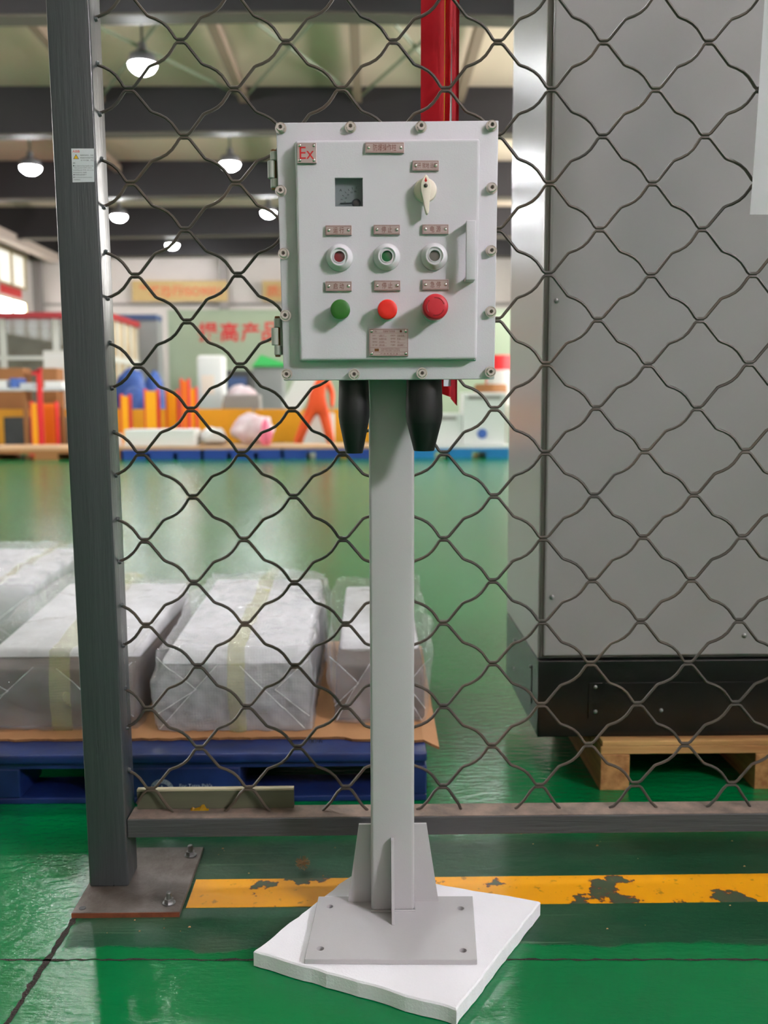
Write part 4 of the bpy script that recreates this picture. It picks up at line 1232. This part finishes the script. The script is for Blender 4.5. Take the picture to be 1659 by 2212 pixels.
# ammeter window
m0, m1 = at(723, 384, DY), at(784, 446, DY)
mc = MB().box(m0.x, m1.x, DY - .01, DY + .016, m1.z, m0.z)
cut(door, [mc])
for f in door.data.polygons: f.use_smooth = False
am = MB().box(m0.x, m1.x, DY + .0125, DY + .0155, m1.z, m0.z).build('ammeter', 'dial_white', o)
am['label'] = 'square ammeter dial behind glass'
mw = m1.x - m0.x; dyf = DY + .0122
MB().box(m0.x + .0003, m1.x - .0003, DY + .003, DY + .0038, m1.z + .0003, m0.z - .0003).build('glass', 'meter_glass', am)
px_, pz_ = m0.x + mw * .76, m1.z + mw * .16
MB().lathe([(0, mw * .16), (.002, mw * .16)], (px_, dyf, pz_), (0, -1, 0), 20).build('pivot_cover', 'dial_ink', am)
MB().lathe([(0, mw * .11), (.0024, mw * .11)], (px_, dyf, pz_), (0, -1, 0), 20).build('pivot_ring', 'lens_clear', am)
MB().box(m0.x + mw * .18, px_, dyf - .0018, dyf - .001, pz_ - .0006, pz_ + .0006).build('needle', 'dial_ink', am)
link('lettering', text_mesh('A', .004, 'dial_ink', height=mw * .09), am, (m0.x + mw * .2, dyf, m0.z - mw * .37))
for k in range(7):
    t = math.pi - math.pi / 2 * k / 6; rr = mw * .58
    c_ = Vector((px_ + math.cos(t) * rr, dyf, pz_ + math.sin(t) * rr)); c2 = Vector((px_ + math.cos(t) * rr * .88, dyf, pz_ + math.sin(t) * rr * .88))
    if c_.x < m1.x and c_.z < m0.z: MB().tube([c_, c2], .00028, 4).build('scale_mark', 'dial_ink', am)
for k, s in enumerate(('10', '20', '30', '50', '80')):
    t = math.pi - .12 - (math.pi / 2 - .2) * k / 4; rr = mw * .42
    link('scale_number', text_mesh(s, .003, 'dial_ink', height=mw * .055), am, (px_ + math.cos(t) * rr, dyf, pz_ + math.sin(t) * rr))


# bolts
def bolt_mesh():
    b = MB()
    b.lathe([(0, .0092), (.0012, .0092)], (0, 0, 0), (0, -1, 0), 20)
    b.lathe([(.0012, .0082), (.0028, .0082)], (0, 0, 0), (0, -1, 0), 20)
    b.lathe([(.0028, .0071), (.0090, .0071), (.0099, .0062), (.0099, .0031), (.0062, .0030)], (0, 0, 0), (0, -1, 0), 18)
    return b.mesh('bolt', 'steel', smooth=True)


bm_ = bolt_mesh(); sock = MB().lathe([(.0061, .0030), (.0063, .0030)], (0, 0, 0), (0, -1, 0), 6).mesh('socket', 'steel_dark')
for (u, v) in ((606, 275), (757, 273), (910, 272), (1063, 270), (606, 411), (612, 547), (616, 681), (619, 808), (765, 808), (912, 806), (1060, 803), (1063, 405), (1062, 541), (1061, 673)):
    p = at(u, v, EY - .006)
    bo = link('bolt', bm_, o, (p.x, EY, p.z)); link('socket', sock, bo, (p.x, EY, p.z))
# hinges
for (u, v0, v1) in ((589, 323, 411), (597, 683, 771)):
    a, b_ = at(u, v0, EY + .012), at(u, v1, EY + .012)
    hx, hy = a.x, EY + .012; H_ = a.z - b_.z
    hg = MB().box(hx + .004, hx + .02, hy + .0, hy + .004, b_.z + .004, a.z - .004).build('hinge', 'hinge_paint', o)
    segs = [(0, .34), (.345, .725), (.73, .96)]
    for (s0_, s1_), dx in zip([(.06, .28), (.285, .715), (.72, .955)], (.0025, -.002, .0025)):
        MB().lathe([(0, .0058), (.001, .0068), (H_ * (s1_ - s0_) - .001, .0068), (H_ * (s1_ - s0_), .0058)], (hx + dx, hy, a.z - H_ * s1_), (0, 0, 1), 18).build('knuckle', 'hinge_paint', hg, smooth=True)
    MB().lathe([(0, .0035), (.001, .0045), (H_ - .001, .0045), (H_, .0035)], (hx + .0015, hy, b_.z), (0, 0, 1), 12).build('pin', 'hinge_pin', hg)


# nameplates
def screw_mesh():
    return MB().lathe([(0, .0028), (.0008, .0026), (.0016, .0018), (.0019, .0006)], (0, 0, 0), (0, -1, 0), 12).mesh('screw', 'steel', smooth=True)


scm = screw_mesh()


def nameplate(u0, u1, v0, v1, text, th, tw, ink='plate_ink', border=True, four=False, label=None, screw_s=1.0):
    a, b_ = at(u0, v0, DY - .002), at(u1, v1, DY - .002)
    np_ = MB().box(a.x, b_.x, DY - .0042, DY, b_.z, a.z).build('nameplate', 'plate_steel', o, bevel=.0004)
    if label: np_['label'] = label
    yf = DY - .0043
    cx, cz = (a.x + b_.x) / 2, (a.z + b_.z) / 2
    if text:
        link('lettering', text_mesh(text, .01, ink, width=tw, height=th, bold=.0), np_, (cx, yf - .0002, cz))
    if border:
        t = .00045; i_ = .0011
        MB().box(a.x + i_, b_.x - i_, yf - .0001, yf + .0001, b_.z + i_, b_.z + i_ + t).box(a.x + i_, b_.x - i_, yf - .0001, yf + .0001, a.z - i_ - t, a.z - i_).box(a.x + i_, a.x + i_ + t, yf - .0001, yf + .0001, b_.z + i_, a.z - i_).box(b_.x - i_ - t, b_.x - i_, yf - .0001, yf + .0001, b_.z + i_, a.z - i_).build('border_line', ink, np_)
    e = .0052
    pos = [(a.x + e, cz), (b_.x - e, cz)] if not four else [(a.x + e * .8, a.z - e * .8), (b_.x - e * .8, a.z - e * .8), (a.x + e * .8, b_.z + e * .8), (b_.x - e * .8, b_.z + e * .8)]
    for (x, z) in pos:
        link('screw', scm, np_, (x, yf, z))
    return np_, a, b_, yf


nameplate(642, 684, 309, 353, 'Ex', .0185, .0225, 'ex_ink', False, True, 'square steel plate with red Ex')
nameplate(789, 873, 308, 331, '防爆操作柱', .0108, .0365)
nameplate(891, 948, 347, 369, '断开 就地 远控', .0085, .0355)
for (u0, u1, v0, v1, s) in ((703, 760, 487, 508, '运 行'), (807, 864, 486, 507, '停 止'), (912, 969, 485, 506, '电 源'),
                            (703, 760, 608, 629, '启 动'), (808, 865, 606, 628, '停 止'), (912, 969, 604, 626, '急 停')):
    nameplate(u0, u1, v0, v1, s, .0098, .0168)
np_, a, b_, yf = nameplate(797, 882, 710, 769, None, 0, 0, four=True, label='steel data plate with columns of small print')
pw, ph = b_.x - a.x, a.z - b_.z


def dp(s, fx, fz, wf, hf):
    link('lettering', text_mesh(s, .003, 'plate_ink', width=pw * wf, height=ph * hf), np_, (a.x + pw * (fx + wf / 2), yf - .0002, a.z - ph * fz))


dp('Ex', .15, .10, .05, .06); dp('防爆电气控制箱', .36, .10, .30, .075)
MB().lathe([(0, ph * .045), (.0002, ph * .045)], (a.x + pw * .81, yf, a.z - ph * .10), (0, -1, 0), 16).build('mark_ring', 'plate_ink', np_)
for r_, (l1, t1, l2, t2) in enumerate((('型 号', 'LBZ-T', '防爆证号', 'CNEx20.08'), ('防爆标志', 'ExdIIBT4 Gb', '防护等级', 'IP 65'), ('额定电压', 'AC220V', '额定电流', '1 A'), ('出厂日期', '2022-08', '产品编号', '20220807'))):
    fz_ = .255 + .115 * r_
    dp(l1, .09, fz_, .07 if r_ == 0 else .12, .055); dp(t1, .26, fz_, .13 if r_ != 1 else .18, .055)
    dp(l2, .55, fz_, .12, .055); dp(t2, .72, fz_, (.17, .08, .05, .16)[r_], .055)
    for (f0, f1) in ((.25, .45), (.71, .92)):
        MB().box(a.x + pw * f0, a.x + pw * f1, yf - .0001, yf + .0001, a.z - ph * (fz_ + .042), a.z - ph * (fz_ + .036)).build('rule_line', 'plate_ink', np_)
for fz_ in (.165, .70, .855):
    MB().box(a.x + pw * .03, b_.x - pw * .03, yf - .0001, yf + .0001, a.z - ph * (fz_ + .004), a.z - ph * (fz_ - .004)).build('rule_line', 'plate_ink', np_)
dp('防爆电器制造有限公司监制', .30, .745, .48, .045); dp('ADD: 2022 0807 1234 5678', .30, .805, .48, .04)
MB().box(a.x + pw * .14, a.x + pw * .25, yf - .0001, yf + .0001, a.z - ph * .83, a.z - ph * .73).build('logo_block', 'hinge_pin', np_)
dp('严 禁 带 电 开 盖 !', .29, .92, .48, .05)


# indicator lamps
def indicator(u, v, lens, lab):
    p = at(u, v, DY - .014)
    c = (p.x, DY, p.z)
    il = MB().lathe([(0, .0215), (.004, .0215), (.006, .0208), (.0145, .0150), (.0150, .0143), (.0150, .0132), (.0125, .0126), (.0125, .0105), (.0140, .0098), (.0140, .0088), (.0085, .0084)], c, (0, -1, 0), 36, cap=False).build('indicator_lamp', 'lamp_ring', o, smooth=True)
    il['label'] = lab
    MB().lathe([(.0082, .0086), (.0092, .0086), (.0098, .006), (.0100, .001)], c, (0, -1, 0), 24).build('lens', lens, il, smooth=True)


indicator(733, 554, 'lens_red', 'white ringed indicator lamp with dark red lens')
indicator(836, 553, 'lens_green', 'white ringed indicator lamp with green lens')
indicator(939, 552, 'lens_clear', 'white ringed indicator lamp with dull grey lens')


def button(u, v, mat, r, h, lab):
    p = at(u, v, DY - h)
    c = (p.x, DY, p.z)
    bt = MB().lathe([(0, r * .9), (h * .55, r * .9), (h * .55, r * .97), (h * .62, r), (h * .90, r), (h * .97, r * .96), (h, r * .88), (h + .0004, r * .5), (h + .0005, r * .05)], c, (0, -1, 0), 36).build('push_button', mat, o, smooth=True)
    bt['label'] = lab
    MB().lathe([(0, r * 1.02), (.003, r * 1.02), (.004, r * .95)], c, (0, -1, 0), 30).build('collar', 'lamp_ring', bt, smooth=True)
    return bt, p


button(735, 668, 'button_green', .0158, .027, 'green push button')
button(837, 668, 'button_red', .0158, .027, 'bright red push button')
bt, p = button(941, 662, 'stop_red', .0202, .045, 'crimson mushroom emergency stop button')
for k in range(3):
    t0 = R(100 + 120 * k); pts = []
    for j in range(11):
        t = t0 - R(78) * j / 10
        pts.append((p.x + math.cos(t) * .0136, DY - .0453, p.z + math.sin(t) * .0136))
    MB().tube(pts, .0007, 5).build('arrow_groove', 'stop_red_groove', bt)
    tip = Vector(pts[-1]); pv = Vector(pts[-2]); dd = (tip - pv).normalized(); nn = Vector((dd.z, 0, -dd.x))
    MB().prism([tip + dd * .0022, tip + nn * .0016, tip - nn * .0016], (0, .0006, 0)).build('arrow_tip', 'stop_red_groove', bt)
# selector switch
p = at(919, 410, DY - .008)
kn = MB().lathe([(0, .0185), (.006, .0185), (.0085, .0175), (.0095, .0150), (.0098, .001)], (p.x, DY, p.z), (0, -1, 0), 36).build('selector_knob', 'knob_cream', o, smooth=True)
kn['label'] = 'cream rotary selector knob with long pointer'
kb = MB()
outl = [(-.0005, .0205), (.0030, .0180), (.0062, .0110), (.0078, .0035), (.0078, -.003), (.0066, -.012), (.0056, -.024), (.0052, -.034), (.0040, -.0385), (.0022, -.0400), (.0004, -.0385), (-.0016, -.032), (-.0046, -.018), (-.0072, -.007), (-.0082, .001), (-.0078, .007), (-.0060, .0125), (-.0030, .0180)]
kb.prism([(p.x + x, DY - .022, p.z + z) for x, z in outl], (0, .0135, 0))
lv = kb.build('pointer', 'knob_cream', kn, bevel=.002, seg=3, smooth=True)
MB().lathe([(0, .0032), (.001, .0031), (.0018, .002)], (p.x - .0002, DY - .022, p.z + .0035), (0, -1, 0), 14).build('screw', 'steel_dark', kn, smooth=True)
MB().prism([(p.x - .0002, DY - .0224, p.z + .0168), (p.x + .0020, DY - .0224, p.z + .0105), (p.x - .0002, DY - .0224, p.z + .0085), (p.x - .0024, DY - .0224, p.z + .0105)], (0, .0005, 0)).build('red_mark', 'knob_red', kn)
# pull handle
h0, h1 = at(1007, 476, DY - .026), at(1027, 605, DY - .026)
hd = MB().box(h0.x, h1.x, DY - .028, DY - .022, h1.z, h0.z).build('pull_handle', 'panel_paint', o, bevel=.0012, seg=3, smooth=True)
for z in (h0.z - .006, h1.z):
    MB().box(h0.x + .0005, h1.x - .0005, DY - .023, DY + .0005, z, z + .006).build('handle_leg', 'panel_paint', hd, bevel=.0008)
# cable glands
for (ul, ur, vt, vb) in ((731, 798, 915, 979), (876, 956, 913, 974)):
    Yg = 1.640 if ul < 800 else 1.625
    a, b_ = at(ul, 880, Yg), at(ur, 880, Yg); r = (b_.x - a.x) / 2; cx = (a.x + b_.x) / 2
    zt_, zm, zb_ = FLZ0 + .009, at(ul, vt, Yg).z, at(ul, vb, Yg).z
    gl = MB().lathe([(0, r * .94), ((zt_ - zm) * .1, r * .95), ((zt_ - zm) * .62, r), ((zt_ - zm) * .85, r), (zt_ - zm, r * .94)], (cx, Yg, zt_), (0, 0, -1), 32).build('cable_gland', 'gland_black', o, smooth=True)
    gl['label'] = 'black rubber cable gland under the box'
    MB().lathe([(0, r * .935), ((zm - zb_) * .98, r * .56), (zm - zb_, r * .53)], (cx, Yg, zm), (0, 0, -1), 32).build('tapered_boot', 'gland_black_tip', gl, smooth=True)

# ================================================================ GRIT ON THE FLOOR
rnd = random.Random(12); gb = MB()
for k in range(90):
    if k < 55: x, y = rnd.uniform(-.56, -.33), rnd.uniform(1.70, 2.05)
    else: x, y = rnd.uniform(-.3, .9), rnd.uniform(1.62, 2.25)
    if -.588 < x < -.37 and 1.75 < y < 2.04: continue
    if -.22 < x < .34 and y < 1.9: continue
    s = rnd.uniform(.001, .0032)
    gb.hexa([(x - s, y - s * .6, 0), (x + s, y - s * .4, 0), (x + s * .8, y + s * .6, 0), (x - s * .7, y + s * .5, 0), (x - s * .6, y - s * .4, s * .7), (x + s * .6, y - s * .2, s * .8), (x + s * .4, y + s * .4, s * .7), (x - s * .4, y + s * .3, s * .6)])
tag(gb.build('floor_grit', 'cardboard'), 'tiny pale chips of grit scattered on the green floor', 'grit', kind='stuff')
p = at(637, 1885, 1.93)
dbm = MB(); rnd = random.Random(4)
for k in range(40):
    c = Vector((-.150, 1.935, .018)); d1 = Vector((rnd.gauss(0, 1), rnd.gauss(0, 1), rnd.gauss(0, .8))).normalized(); d2 = Vector((rnd.gauss(0, 1), rnd.gauss(0, 1), rnd.gauss(0, .8))).normalized()
    p0 = c + d1 * .016; p2 = c + d2 * .016; pm = c + (d1 + d2) * .004
    for q_ in (p0, p2, pm): q_.z = max(q_.z, .001)
    dbm.tube([p0, pm, p2], .0004, 3)
tag(dbm.build('dust_ball', 'cardboard'), 'fluffy dust ball on the floor by the yellow line', 'dust', kind='stuff')

bpy.data.objects.remove(_to)
